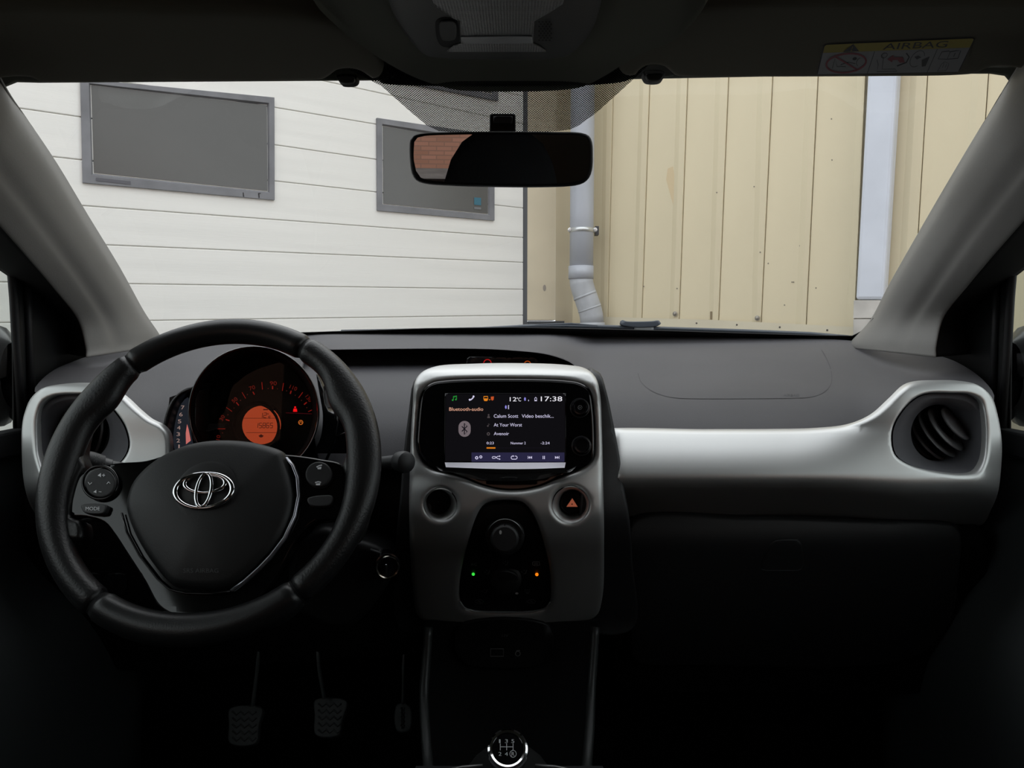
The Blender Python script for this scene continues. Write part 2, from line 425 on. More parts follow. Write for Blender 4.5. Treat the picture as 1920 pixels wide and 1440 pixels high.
ink('weep_slot', [('l', [(456, 361), (457, 369)], 1.6)], dS, black_ink, gd); ink('weep_slot', [('l', [(484, 363), (489, 362.5)], 1.4), ('l', [(485, 362), (486, 371)], 1.8)], dS, black_ink, gd)
ink('blue_sticker', [('p', [(889, 370), (902, 371), (902, 385), (889, 384)])], DOOR.off(.006), mat('blue_print', (.03, .14, .2), .5), gd)
ink('blue_sticker', [('p', [(889, 388), (902, 389), (902, 393), (889, 392)])], DOOR.off(.006), mat('grey_print', (.15, .16, .17), .5), gd)
# dark seal between door and jamb, cream jamb
J = SP(DOOR.at(985, 400), (.12, -1, 0))
jy = Vector((0, .10, 0))
o = slab('trim_1', [J.at(980.5, -60), J.at(990.5, -60), J.at(988.5, 660), J.at(979.5, 660)], jy, mat('dark_rubber_seal', (.075, .08, .085), .6)); o['kind'] = 'structure'
jamb = struct('wall_front', (0.2, 4.4, 0))
slab('jamb_face', [J.at(990, -60), J.at(1044, -60), J.at(1041, 600), J.at(988.5, 600)], jy*3, cream_j, jamb)
a0, a1 = J.at(1044, -60), J.at(1040.5, 720)
B0, B1 = BEI.at(1077, -60), BEI.at(1073, 720)
link('jamb_return', [a0, B0, B1, a1], [(0, 1, 2, 3)], cream_j, jamb, smooth=False)
slab('plinth', [J.at(989, 602, .02), J.at(1057, 602, .02), J.at(1057, 700, .02), J.at(989, 700, .02)], jy*2, mat('dark_plinth', (.06, .065, .07), .8, var=.2), jamb)
slab('brick_footing', [J.at(1057, 606, .01), J.at(1100, 606, .01), J.at(1100, 700, .01), J.at(1057, 700, .01)], jy*2, mat('brown_footing', (.12, .07, .055), .9, var=.3), jamb)
# cream ribbed cladding: one sheet bay per seam
wall = struct('wall_right', (1.2, 3.6, 0))
TOPS = [1151, 1219, 1290, 1366.5, 1449, 1534]; BOTS = [1140, 1204, 1274, 1348, 1428, 1512.5]
RT = [1135.6, 1203, 1273, 1346, 1425, 1516]; RB = [1129, 1190, 1259, 1333, 1414, 1497]
nB = BEI.n()
def bx(xt, xb): return (BEI.at(xt, 152), BEI.at(xb, 600))
def along(pair, z):
    a, b = pair; t = (z-a.z)/(b.z-a.z); return a+(b-a)*t
zb = BEI.at(1560, 636).z; zt = 4.2
def bay(l, rib, r, top=zt, bot=None):
    bot = zb if bot is None else bot; S = []
    lj = .0013
    for z in (top, bot):
        L, Rb, R_ = along(l, z), along(rib, z), along(r, z); e = (R_-L).normalized()
        S.append([L+e*lj-nB*.012, L+e*lj, Rb-e*.012, Rb+e*.014+nB*.007, R_-e*(lj+.001)+nB*.007, R_-e*lj-nB*.012])
    n = 6; vs_ = S[0]+S[1]
    return link('panel', vs_, [(k, k+1, n+k+1, n+k) for k in range(n-1)], cream, wall, smooth=False)
lefts = [bx(1076, 1073)]+[bx(a, b) for a, b in zip(TOPS, BOTS)]
ribs = [bx(a, b) for a, b in zip(RT, RB)]
for k in range(6): bay(lefts[k], ribs[k], lefts[k+1])
bay(lefts[6], bx(1612, 1595), bx(1623, 1603))
r1 = [bx(1640, 1622), bx(1712, 1686), bx(1739, 1712)]; bay(*r1)
bay(bx(1739, 1712), bx(1828, 1797), bx(1853, 1822)); bay(bx(1853, 1822), bx(1945, 1912), bx(1972, 1938))
e0, e1 = bx(1853, 1822), bx(1972, 1938); st = [(e1[i]-e0[i]) for i in (0, 1)]
for k in range(1, 5):
    sh = [s*k for s in st]; L = tuple(e0[i]+sh[i] for i in (0, 1)); R_ = tuple(e1[i]+sh[i] for i in (0, 1)); M_ = tuple(L[i]+(R_[i]-L[i])*.78 for i in (0, 1)); bay(L, M_, R_)
bb = [along(lefts[0], zt), along(lefts[0], 0), along((e0[0]+st[0]*5, e0[1]+st[1]*5), 0), along((e0[0]+st[0]*5, e0[1]+st[1]*5), zt)]
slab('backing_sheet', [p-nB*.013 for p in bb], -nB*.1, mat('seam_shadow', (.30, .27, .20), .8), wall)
# bottom flashing and screws
Bf = BEI.off(.02)
slab('flashing', [Bf.at(1132, 594), Bf.at(1340, 600), Bf.at(1604, 613), Bf.at(1606, 640), Bf.at(1340, 622), Bf.at(1132, 614)], -nB*.004, mat('cream_flashing', (.62, .57, .43), .5, var=.08, vscale=4), wall)
plb = [Bf.at(1132, 616), Bf.at(1604, 642)]
link('masonry_plinth', [plb[0]-nB*.03, plb[1]-nB*.03, Vector((plb[1].x, plb[1].y, 0)), Vector((plb[0].x, plb[0].y, 0))], [(0, 1, 2, 3)], mat('plinth_render', (.25, .2, .16), .9, var=.3), wall, smooth=False)
for x, y, r_ in ((1268, 588.5, .013), (1422, 596.5, .013)):
    lathe('hex_screw', BEI.at(x, y, .016), nB, [(r_, 0), (r_, .002), (r_*.6, .003), (r_*.6, .009), (r_*.3, .011)], mat('aged_screw', (.3, .28, .24), .4, metal=.6), wall, n=12)
for x, y in ((1306, 606), (1381.5, 609), (1462, 613.5), (1551, 619)):
    lathe('small_screw', Bf.at(x, y, 0), nB, [(.005, 0), (.004, .003)], mat('dark_screw', (.08, .07, .06), .6), wall, n=8)
ink('rust_stain', [('p', [(1252, 316), (1262, 312), (1266, 340), (1262, 384), (1256, 362), (1249, 336)])], BEI.off(.0005), mat('faint_rust_stain', (.62, .50, .31), .6), wall)
ink('rust_stain', [('p', [(1331.5, 584), (1335.5, 584), (1335, 599), (1331.5, 599)])], BEI.off(.008), mat('brown_grime', (.22, .17, .10), .8), wall)
ink('black_spot', [('p', circ(1021, 540, 3, ry=6))], J.off(.001), mat('soot_spot', (.3, .27, .23), .9), jamb)
for x, y in ((1344, 361), (1414, 350), (1430, 352), (1425.5, 473), (1440.5, 494), (1485, 529), (1471, 572), (1207, 537), (1269.5, 541), (1500, 519), (1559, 223), (1500, 461), (1560, 300), (1530, 540), (1488, 529)):
    ink('black_spot', [('p', circ(x, y, 1.5, 8))], BEI.off(.0082 if x in (1344, 1425.5, 1485, 1207, 1269.5) else .0008), mat('dirt_spot', (.25, .22, .17), .9), wall)
# grey drainpipe
dp = thing('grey_drainpipe', 'round grey plastic drainpipe with offset elbow at the corner between door and cream wall', 'drainpipe', P(1091, 600, 4.12))
py_ = 4.13
def pp(x, y): return P(x, y, py_)
r0 = .0655
tube('pipe', [pp(1092, 506)+Vector((.012, 0, 2.9)), pp(1092.6, 150), pp(1091, 400), pp(1090, 506)], r0, pipe_m, dp, n=28)
cl = tube('pipe_clamp', [pp(1091, 428.5), pp(1091, 436)], r0*1.06, mat('galvanised_steel', (.62, .64, .64), .3, metal=.7), dp, n=28)
for sx in (1068, 1115): lathe('clamp_bolt', pp(sx, 432)+Vector((0, -.02, 0)), (0, -1, 0), [(.012, -.02), (.012, .006), (.007, .008), (.007, .016)], MATS['galvanised_steel'], cl, n=10)
box('clamp_foot', pp(1119, 440)-Vector((.008, 0, 0)), pp(1119, 424)+Vector((.012, .06, 0)), mat('dark_bracket', (.05, .05, .055), .6), cl)
tube('pipe_socket', [pp(1089.5, 499), pp(1089.3, 523)], r0*1.07, pipe_m, dp, n=28)
tube('pipe_elbow', [pp(1089.5, 521), pp(1090.5, 532), pp(1094, 545), pp(1100, 562), pp(1105.5, 578), pp(1109, 592), pp(1110.5, 606)], r0*1.0, pipe_elbow, dp, n=28)
tube('elbow_seam', [pp(1096, 552), pp(1097.5, 556)], r0*1.02, pipe_elbow, dp, n=28)
tube('elbow_seam', [pp(1105, 577), pp(1106, 580)], r0*1.02, pipe_elbow, dp, n=28)
tube('pipe_socket', [pp(1110.5, 605), pp(1111, 640), pp(1111, 640)-Vector((0, 0, 1))], r0*1.06, pipe_elbow, dp, n=28)
# something orange at the foot of the elbow
fp = thing('flower_pot', 'small terracotta pot with dry stems beside the grey drainpipe elbow', 'pot', P(1142, 612, 4.2))
lathe('pot', P(1140, 612, 4.22), (0, 0, 1), [(.018, 0), (.024, .028), (.027, .03), (.027, .04), (.022, .04), (.02, .03)], mat('terracotta', (.33, .14, .05), .8, var=.2), fp, n=16)
ink('stems', [('l', [(1139, 600), (1137, 581)], 1.5), ('l', [(1140, 600), (1142, 579)], 1.6), ('l', [(1141, 600), (1147, 585)], 1.5), ('p', [(1133, 590), (1140, 583), (1147, 588), (1148, 597), (1136, 598)])], SY(4.22), mat('dry_straw', (.3, .21, .07), .9), fp)
# white square downpipe
wp = thing('white_downpipe', 'broad white square downpipe fixed to the cream ribbed wall at right', 'downpipe', BEI.at(1632, 565))
Wd = BEI.off(.10)
def wq(o_, hh=0):
    a = [Wd.at(1626, 152, hh), Wd.at(1682, 152, hh), Wd.at(1657, 562, hh), Wd.at(1604, 562, hh)]
    return a
q = wq(0); up0 = q[0]+(q[0]-q[3])*3; up1 = q[1]+(q[1]-q[2])*3
slab('pipe_body', [up0, up1, q[2], q[3]], -nB*.09, white_pipe, wp, bev=.014)
weath = mat('weathered_white_board', (.55, .53, .49), .7, var=.3, vscale=7)
slab('boot_board', [Wd.at(1601, 563, .004), Wd.at(1664, 563, .004), Wd.at(1664, 596.5, .004), Wd.at(1600, 597, .004)], -nB*.09, weath, wp, bev=.002)
slab('boot_board', [Wd.at(1600, 598.5, .004), Wd.at(1664, 598, .004), Wd.at(1664, 690, .004), Wd.at(1600, 690, .004)], -nB*.09, weath, wp, bev=.002)
# brick building behind the car
bw = struct('wall_back', (0, -9, 0))
def brick_wall():
    m = bpy.data.materials.new('brick_wall'); m.use_nodes = True; t = m.node_tree; b = t.nodes['Principled BSDF']; b.inputs['Roughness'].default_value = .85
    tc = t.nodes.new('ShaderNodeUVMap'); n = t.nodes.new('ShaderNodeTexBrick'); n.inputs['Scale'].default_value = 1
    n.inputs['Color1'].default_value = (.46, .22, .15, 1); n.inputs['Color2'].default_value = (.36, .17, .11, 1); n.inputs['Mortar'].default_value = (.30, .16, .11, 1)
    n.inputs['Brick Width'].default_value = .22; n.inputs['Row Height'].default_value = .06; n.inputs['Mortar Size'].default_value = .008
    t.links.new(tc.outputs[0], n.inputs['Vector']); t.links.new(n.outputs['Color'], b.inputs['Base Color']); return m
V_ = [(-12, -9, 0), (12, -9, 0), (12, -9, 5), (-12, -9, 5)]
link('brick_facade', V_, [(0, 1, 2, 3)], brick_wall(), bw, smooth=False, uv=[(v[0], v[2]) for v in V_])
slab('facade_post', [(-1.2, -8.9, 0), (-.9, -8.9, 0), (-.9, -8.9, 2.2), (-1.2, -8.9, 2.2)], (0, -.1, 0), mat('pale_post', (.5, .5, .48), .7), bw)

# ================================================================== CAR SHELL
WS = SP((0, 1.47, 1.13), (0, -.395, -.919))        # windscreen plane (normal into the cabin)
WSn = WS.n()
# windscreen outline, seen from the cabin
wsL = [(4, 150), (4, 160), (36, 207), (94, 293), (155, 394), (217, 495), (263, 578), (292, 624)]
wsR = [(1896, 151), (1850, 227), (1800, 310), (1747, 400), (1677, 522), (1637, 597), (1622, 618), (1600, 631)]
wcar = struct('window_1', (0, 1.1, 1.3))
tl, tr_, br, bl = WS.at(-30, 90), WS.at(1945, 90), WS.at(1690, 655), WS.at(225, 655)
link('windscreen_glass', [tl, tr_, br, bl], [(0, 1, 2, 3)], glass('windscreen_glass', (.97, .98, .975), .03), wcar, smooth=False)
# dotted shade band behind the mirror
dpx = [(640, 120), (1215, 120), (1172, 160), (1120, 207), (1086, 232), (1070, 240), (1040, 244), (960, 246), (850, 245), (822, 243), (800, 232), (770, 207), (715, 158)]
D_ = [WS.at(*p, .002) for p in dpx]; ex = Vector((1, 0, 0)); ey = WSn.cross(ex)
link('dotted_shade_band', D_, [tuple(range(len(D_)))], frit_dots(), wcar, smooth=False, uv=[(p.dot(ex), p.dot(ey)) for p in D_])
frit = mat('black_frit', (.004, .004, .004), .35)
top_arc = [(262, 640), (290, 630), (400, 626), (545, 624.5), (800, 616), (960, 614), (1120, 617), (1240, 620), (1400, 625), (1530, 629), (1598, 630), (1622, 618), (1637, 597), (1650, 600), (1650, 650)]
pad('black_glass_border', top_arc+[(1600, 668), (960, 668), (262, 668)], SP(WS.p+WSn*.004, WSn), frit, wcar, r=0, t=.001, step=25, smooth=False)
# hood, cowl
hood = struct('trim_2', (0, 2, .98))
patch('bonnet', [[(-.75, 2.6, .62), (-.3, 2.75, .66), (.3, 2.75, .66), (.75, 2.6, .62)], [(-.78, 2.1, .90), (-.3, 2.2, .94), (.3, 2.2, .94), (.78, 2.1, .90)], [(-.76, 1.62, 1.04), (-.3, 1.7, 1.06), (.3, 1.7, 1.06), (.76, 1.62, 1.04)]], mat('car_paint', (.35, .36, .37), .25, metal=.3, coat=.6), hood, sub=4, thick=.01)
slab('cowl_cover', [(-.74, 1.46, 1.095), (.74, 1.46, 1.095), (.74, 1.66, 1.06), (-.74, 1.66, 1.06)], (0, 0, -.02), matte, hood)
# front wiper
wi = thing('windscreen_wiper', 'slim black windscreen wiper parked along the bottom of the glass', 'wiper', P(1200, 612, 1.52))
Yw = SY(1.505)
wb = mat('wiper_blue_grey', (.05, .06, .075), .35)
tube('wiper_blade', [Yw.at(*p) for p in ((640, 622), (800, 619), (900, 617), (985, 612), (1060, 611), (1160, 613.5), (1240, 616), (1400, 621), (1520, 626), (1590, 632))], .0045, wb, wi, n=8, flat=.9)
tube('wiper_arm', [Yw.at(*p, .002) for p in ((985, 612), (1020, 609), (1070, 607), (1120, 611))], .0022, wb, wi, n=6)
pad('wiper_joint', [(1164, 602), (1168, 600), (1174, 602), (1222, 602), (1236, 601), (1240, 606), (1234, 611), (1214, 614), (1180, 613), (1163, 608)], SY(1.495), wb, wi, r=.002, t=.008, step=5)
pad('wiper_clip', [(1190, 612), (1226, 612), (1226, 620), (1190, 620)], SY(1.497), silver_dull, wi, r=.001, t=.006, step=6, smooth=False)
# floor, firewall, sides
fl = struct('floor', (0, .2, .22)); box('floor_pan', (-.76, -1.7, .18), (.76, 1.45, .24), carpet, fl)
fw = struct('wall_firewall', (0, 1.4, .6)); box('firewall', (-.76, 1.36, .2), (.76, 1.42, 1.085), carpet, fw)
# side doors: lower card, glass frame, pane
SX = .715
def side(sx, nm, wn, lab):
    d = struct(nm, (sx*SX, .5, .7))
    card = mat('door_card', (.055, .06, .062), .5, spec=.35, bump=.15, bscale=900)
    X = lambda a: sx*a
    # door card with a swelling arm rest
    rows = []
    for z, ofs in ((.24, .0), (.45, -.01), (.62, -.045), (.72, -.05), (.82, -.015), (.93, -.004), (.985, .0)):
        rows.append([(X(SX+ofs), y, z) for y in (-1.75, -.6, .2, .75, 1.1, 1.38)])
    patch('door_card', rows, card, d, sub=4, thick=.006)
    box('belt_trim', (X(SX-.004)-.012, -1.7, .975), (X(SX-.004)+.012, 1.36, 1.012), soft_black, d, bev=.004)
    # fixed sail panel behind the pillar
    sail = mat('sail_black', (.0065, .007, .0072), .5, spec=.3)
    q = [(X(SX), 1.055, 1.0), (X(SX), 1.40, 1.0), (X(SX), 1.40, 1.12), (X(SX-.01), 1.055, 1.27)]
    slab('sail_panel', q, (sx*.003, 0, 0), sail, d, bev=.003)
    tube('glass_channel', [(X(SX-.006), 1.063, .99), (X(SX-.006), 1.060, 1.12), (X(SX-.008), 1.056, 1.20), (X(SX-.010), 1.05, 1.25), (X(SX-.012), 1.035, 1.278)], .006, rubber, d, n=8)
    tube('glass_channel', [(X(SX-.004), 1.090, .99), (X(SX-.006), 1.087, 1.15), (X(SX-.012), 1.08, 1.255)], .006, rubber, d, n=8)
    tube('door_top_frame', [(X(SX-.01), 1.12, 1.255), (X(SX-.012), 1.04, 1.312), (X(SX-.03), .90, 1.36), (X(SX-.06), .62, 1.42), (X(SX-.09), .2, 1.43), (X(SX-.09), -.5, 1.43), (X(SX-.07), -1.5, 1.38)], .034, rubber, d, n=10)
    tube('sky_blocker', [(X(.68), .58, 1.45), (X(.665), .3, 1.43), (X(.655), -.5, 1.425), (X(.655), -1.7, 1.40)], .085, headcloth, d, n=12)  # thick unseen tube added to block window sky from the spoke gloss
    box('pillar_blocker', (X(SX-.02)-.02, -1.72, .98), (X(SX-.02)+.02, -.28, 1.44), headcloth, d)  # pillar stretched back to block bright rear side glass in the mirror
    w_ = struct(wn, (sx*(SX), .3, 1.2))
    link('side_glass', [(X(SX+.004), -.5, .99), (X(SX+.004), 1.07, .99), (X(SX-.01), 1.05, 1.27), (X(SX-.05), .6, 1.42), (X(SX-.06), -.5, 1.42)], [(0, 1, 2, 3, 4)], glass('side_glass', (.66, .70, .68), .04), w_, smooth=False)
    link('rear_side_glass', [(X(SX+.004), -1.74, .99), (X(SX+.004), -.5, .99), (X(SX-.06), -.5, 1.42), (X(SX-.06), -1.74, 1.40)], [(0, 1, 2, 3)], glass('dimming_glass', (.03, .033, .03), .02), w_, smooth=False)  # heavy tint added to cut the side light reaching the cabin
side(-1, 'door_1', 'window_2', 'left'); side(1, 'door_2', 'window_3', 'right')
# ceiling, pillars, rear
cei = struct('ceiling', (0, .2, 1.45))
def hz(x, y): return 1.458-.010*(abs(x)/.62)**3-.014*max(0, (y-.5)/.35)**2-.03*max(0, (-y-.8)/.9)**2
rows = [[(x, y, hz(x, y)) for x in (-.66, -.5, -.25, 0, .25, .5, .66)] for y in (-1.75, -1.2, -.6, 0, .4, .68, .82)]
patch('headlining', rows, headcloth, cei, sub=3, thick=.012)
def hl(px, py, Y): return P(px, py, Y)
# centre of the headliner coming down towards the mirror
lip = [(560, -60), (620, 20), (665, 55), (705, 84), (740, 105), (775, 122), (815, 136), (850, 145), (960, 148.5), (1060, 145), (1100, 138), (1140, 118), (1180, 92), (1225, 66), (1290, 35), (1350, -60)]
slp = SY(lambda x, y: itp(y, [(-60, .50), (0, .585), (60, .665), (110, .735), (135, .77), (150, .80)]))
pad('headliner_nose', lip, slp, headcloth, cei, r=.010, t=.03, step=12)
brow = [(600, 60), (700, 122), (712, 152), (730, 156), (770, 158), (850, 159.5), (940, 160), (1040, 159.5), (1110, 157), (1165, 152), (1180, 148), (1190, 110), (1280, 60)]
pad('headliner_front_edge', brow, SY(.812), headcloth, cei, r=.003, t=.001, step=12)
hf = mat('headliner_edge', (.02, .02, .019), .9, spec=.1)
pad('windscreen_top_seal', [(-60, 40), (1980, 40), (1980, 150), (1916, 158), (1898, 152), (1888, 140), (1860, 136), (1700, 136), (1100, 148), (800, 148), (70, 153), (28, 152), (8, 160), (-2, 168), (-60, 170)], SY(.822), headcloth, cei, r=.003, t=.001, step=14, smooth=False)
# pillars: rows run down the pillar, columns from the glass to the door seal
def pillar(nm, A, B, sx):
    t = struct(nm, P(*A[3][:2], A[3][2]))
    rows = []; seal = []
    for a, b in zip(A, B):
        pa = P(*a); q = lambda t_: (a[0]+(b[0]-a[0])*t_, a[1]+(b[1]-a[1])*t_)
        def at(t_, k): x, y = q(t_); return P(x, y, abs(pa.x)*F/abs(x-CX)*k)
        mA, mB, mC, pb = at(.10, .965), at(.36, .955), at(.60, .965), at(1, .985)
        mD = at(.74, .968)
        deep = pa+Vector((sx*.012, .035, -.004)); back = Vector((sx*max(abs(pb.x)+.012, .712-.25*max(0, pb.z-1.22)), pb.y+.03, pb.z+.004))
        rows.append([deep, pa, mA, mB, mC, mD, pb, pb+Vector((sx*.004, .012, 0))]); seal.append([pb+Vector((sx*.003, .008, 0)), (pb+back)/2, back])
    patch('pillar_cover', rows, pillar_m, t, sub=5, thick=.002)
    patch('door_seal', seal, mat('door_seal_black', (.006, .006, .006), .7, spec=.2), t, sub=4, thick=.002)
pillar('trim_3', [(-40, 84, .72), (-2, 152, .80), (36, 207, .88), (94, 293, .98), (155, 394, 1.11), (217, 495, 1.25), (263, 578, 1.36), (296, 628, 1.42), (300, 650, 1.42)],
       [(-170, 190, .58), (-150, 250, .62), (-90, 320, .68), (-30, 385, .76), (54, 481, .87), (108, 545, .97), (148, 598, 1.06), (163, 650, 1.13), (164, 670, 1.14)], -1)
pillar('trim_4', [(1950, 66, .72), (1903, 140, .80), (1850, 227, .90), (1800, 310, .99), (1747, 400, 1.12), (1677, 522, 1.27), (1637, 597, 1.37), (1598, 640, 1.42), (1594, 652, 1.42)],
       [(2090, 170, .58), (2070, 240, .62), (2010, 310, .68), (1950, 375, .76), (1868, 468, .87), (1812, 535, .97), (1768, 592, 1.06), (1753, 645, 1.12), (1752, 670, 1.14)], 1)
rear = struct('wall_rear', (0, -1.75, .9))
link('tailgate', [(-.76, -1.75, .2), (.76, -1.75, .2), (.76, -1.75, .97), (.66, -1.75, .92), (-.66, -1.75, .92), (-.76, -1.75, .97), (.66, -1.75, 1.33), (-.66, -1.75, 1.33), (.76, -1.75, 1.45), (-.76, -1.75, 1.45)],
     [(0, 1, 2, 3, 4, 5), (2, 8, 6, 3), (5, 4, 7, 9), (6, 8, 9, 7)], matte, rear, smooth=False)
rg = struct('window_4', (0, -1.75, 1.15)); link('rear_glass', [(-.66, -1.75, .92), (.66, -1.75, .92), (.66, -1.75, 1.33), (-.66, -1.75, 1.33)], [(0, 1, 2, 3)], glass('rear_glass', (.75, .75, .75)), rg, smooth=False)

# seats (behind the lens, seen in the mirror)
def seat(x, lab, grp=None):
    t = thing('car_seat', lab, 'car seat', (x, -.35, .26))
    def sec(z, wd, y, th): return [Vector((x+wd*math.cos(a)*(1 if abs(math.cos(a)) < .9 else .97), y+th*math.sin(a), z)) for a in [2*PI*k/24 for k in range(24)]]
    ring_loft('seat_back', [sec(.50, .05, -.22, .03), sec(.50, .235, -.22, .06), sec(.70, .25, -.26, .07), (sec(.90, .225, -.31, .06)), sec(1.03, .19, -.34, .05), sec(1.12, .168, -.355, .045), sec(1.19, .145, -.36, .042), sec(1.235, .115, -.362, .035), sec(1.262, .075, -.363, .025), sec(1.275, .03, -.363, .012)], seat_m, t, cap=True)
    ring_loft('seat_cushion', [[Vector((x+wd*(1 if abs(math.cos(a)) > .7 else abs(math.cos(a))/.7)*np.sign(math.cos(a)), y0+.25*(1 if abs(math.sin(a)) > .7 else abs(math.sin(a))/.7)*np.sign(math.sin(a)), z)) for a in [2*PI*(k+.5)/24 for k in range(24)]] for z, wd, y0 in ((.27, .20, -.05), (.40, .25, -.04), (.50, .25, -.04), (.53, .20, -.04))], seat_m, t, cap=True)
seat(.33, 'black passenger seat with built-in head restraint, reflected in the rear-view mirror')
seat(-.36, 'black driver seat with built-in head restraint behind the steering wheel')
rs = thing('rear_bench', 'black rear bench seat behind the front seats', 'seat', (0, -1.2, .26))
box('seat_back', (-.62, -1.35, .45), (.62, -1.2, 1.0), seat_m, rs, bev=.04); box('seat_cushion', (-.62, -1.25, .26), (.62, -.8, .48), seat_m, rs, bev=.04)

# ================================================================== DASHBOARD
db = thing('dashboard', 'dark grey dashboard with wide silver band across the passenger side', 'dashboard', (0, 1.2, .7))
padR = curve_itp([(600, 1.46), (622, 1.445), (640, 1.42), (660, 1.32), (700, 1.20), (740, 1.10), (780, 1.045), (807, 1.018), (830, 1.0)])
padC = curve_itp([(600, 1.46), (620, 1.445), (634, 1.36), (645, 1.29), (656, 1.235), (700, 1.15), (830, 1.0)])
padS = curve_itp([(655, 1.34), (664, 1.24), (690, 1.14), (715, 1.07), (745, 1.0), (790, .975)])
def pad_y(x, y):
    c = min(sstep(520, 640, x), 1-sstep(1010, 1120, x))
    e = padR(y)*(1-c)+padC(y)*c
    s = max(sstep(1600, 1800, x), 1-sstep(120, 330, x)); e = e*(1-s)+min(e, padS(y))*s
    return min(e, .712*F/max(1, abs(x-CX)))
PADS = SY(pad_y)
pad('top_pad', [(62, 735), (72, 716), (100, 693), (130, 680), (163, 668), (230, 655), (285, 640), (330, 631), (400, 627), (540, 626), (800, 622), (960, 621), (1240, 628), (1450, 634), (1600, 639), (1700, 657), (1752, 664), (1800, 681), (1845, 712), (1866, 742), (1860, 760), (1800, 735), (1720, 735), (1674, 770), (1640, 796), (1599, 812), (1537, 820), (1328, 822), (1145, 824), (1128, 790), (1115, 730), (1085, 698),
     (1075, 684), (1030, 666), (960, 657.5), (870, 654), (620, 656), (575, 657), (560, 700), (420, 800), (300, 816), (278, 806), (229, 768), (190, 740), (120, 738)], PADS, dash, db, r=.003, t=.006, step=11)
# passenger airbag cover: fine seam and small lettering
seam = [(1196, 700), (1202, 716), (1216, 729), (1236, 739), (1262, 745), (1300, 747), (1400, 747), (1490, 746), (1525, 743), (1546, 734), (1558, 719), (1559, 700), (1553, 680), (1543, 660), (1528, 641)]
ink('airbag_seam', [('l', [tuple(p) for p in cat_open(seam, 6)], 1.1)], PADS, mat('seam_dark', (.06, .058, .06), .9), db, h=.0006)
text('AIRBAG', 1469, 739, 1498, 743, PADS, mat('moulded_letter', (.05, .05, .055), .8), db, h=.0006)
# centre panel in the recess below the brow
cenY = curve_itp([(648, 1.42), (660, 1.38), (672, 1.33), (682, 1.29), (700, 1.20), (730, 1.12), (780, 1.05), (850, 1.0), (900, .98)])
def cen_y(x, y): return cenY(y)-.0*x
pad('centre_panel', [(560, 645), (1085, 645), (1100, 700), (1130, 740), (1130, 850), (850, 880), (600, 880), (580, 780), (545, 690)], SY(cen_y), mat('centre_panel_grey', (.042, .041, .046), .6, spec=.35, bump=.2, bscale=900), db, r=.002, t=.004, step=12, smooth=False)
pad('warning_lamp_strip', [(876, 668), (1010, 668), (1016, 690), (872, 690)], SY(1.255), gloss_soft, db, r=.002, t=.01, step=8, smooth=False)
wl = SY(1.253)
ink('seat_belt_lamp', [('l', circ(914, 681, 7, 12, 0, 180), 1.4), ('l', [(905, 683), (909, 683)], 1.6), ('l', [(919, 683), (923, 683)], 1.6)], wl, emis('lamp_red', (175, 25, 25)), db, h=.001)
ink('airbag_lamp', [('l', circ(989, 683, 6, 12, 0, 180), 1.5), ('l', [(995, 683), (1001, 683)], 1.4)], wl, emis('lamp_orange', (165, 70, 20)), db, h=.001)
text('AIRBAG', 935, 681, 952, 684, wl, dim_ink, db, h=.001)
# silver band and vent surrounds
bandY = curve_itp([(800, 1.010), (807, 1.002), (830, .984), (860, .966), (880, .957), (898, .952), (910, .957), (928, .98), (960, 1.035), (990, 1.07)])
podY = curve_itp([(700, 1.015), (720, .993), (760, .978), (830, .965), (880, .954), (905, .948), (922, .952), (942, .973), (985, 1.045)])
def band_f(x, y):
    k = sstep(1470, 1720, x); e = bandY(y)*(1-k)+podY(y)*k
    return e+.018*sstep(1840, 1890, x)+.03*(1-sstep(1120, 1165, x))
BAND = SY(band_f)
holeR = [(1674, 818), (1680, 793), (1703, 760), (1724, 744), (1745, 738), (1785, 738), (1820, 740), (1841, 752), (1849, 777), (1852, 831), (1846, 868), (1832, 887), (1807, 891), (1745, 883), (1703, 870), (1680, 852)]
pad('silver_band', [(1118, 815), (1125, 808.5), (1328, 807), (1450, 806.5), (1537, 804.5), (1599, 797), (1641, 779), (1674, 750), (1703, 723), (1724, 716), (1765, 714), (1807, 715), (1837, 722), (1862, 743), (1874, 777), (1882, 831), (1880, 885), (1874, 927), (1862, 956), (1845, 985), (1803, 988), (1662, 976), (1495, 968), (1150, 967), (1125, 900), (1120, 850)], BAND, silver, db, holes=[holeR], r=.0055, t=.008, step=8)
def bandL_f(x, y): return podY(y)+.018*(1-sstep(35, 80, x))+.0*y
BANDL = SY(bandL_f)
holeL = [(67, 782), (76, 758), (98, 744), (140, 740), (175, 744), (202, 760), (229, 793), (239, 820), (240, 838), (233, 856), (215, 874), (170, 893), (115, 902), (86, 893), (70, 860), (66, 829)]
pad('silver_surround', [(37, 829), (39, 790), (44, 770), (54, 747), (74, 729), (100, 722), (156, 719), (195, 724), (229, 745), (256, 770), (278, 788), (300, 799), (313, 815), (316, 870), (312, 935), (280, 955), (200, 975), (90, 990), (60, 960), (43, 915)], BANDL, silver, db, holes=[holeL], r=.0055, t=.008, step=8)
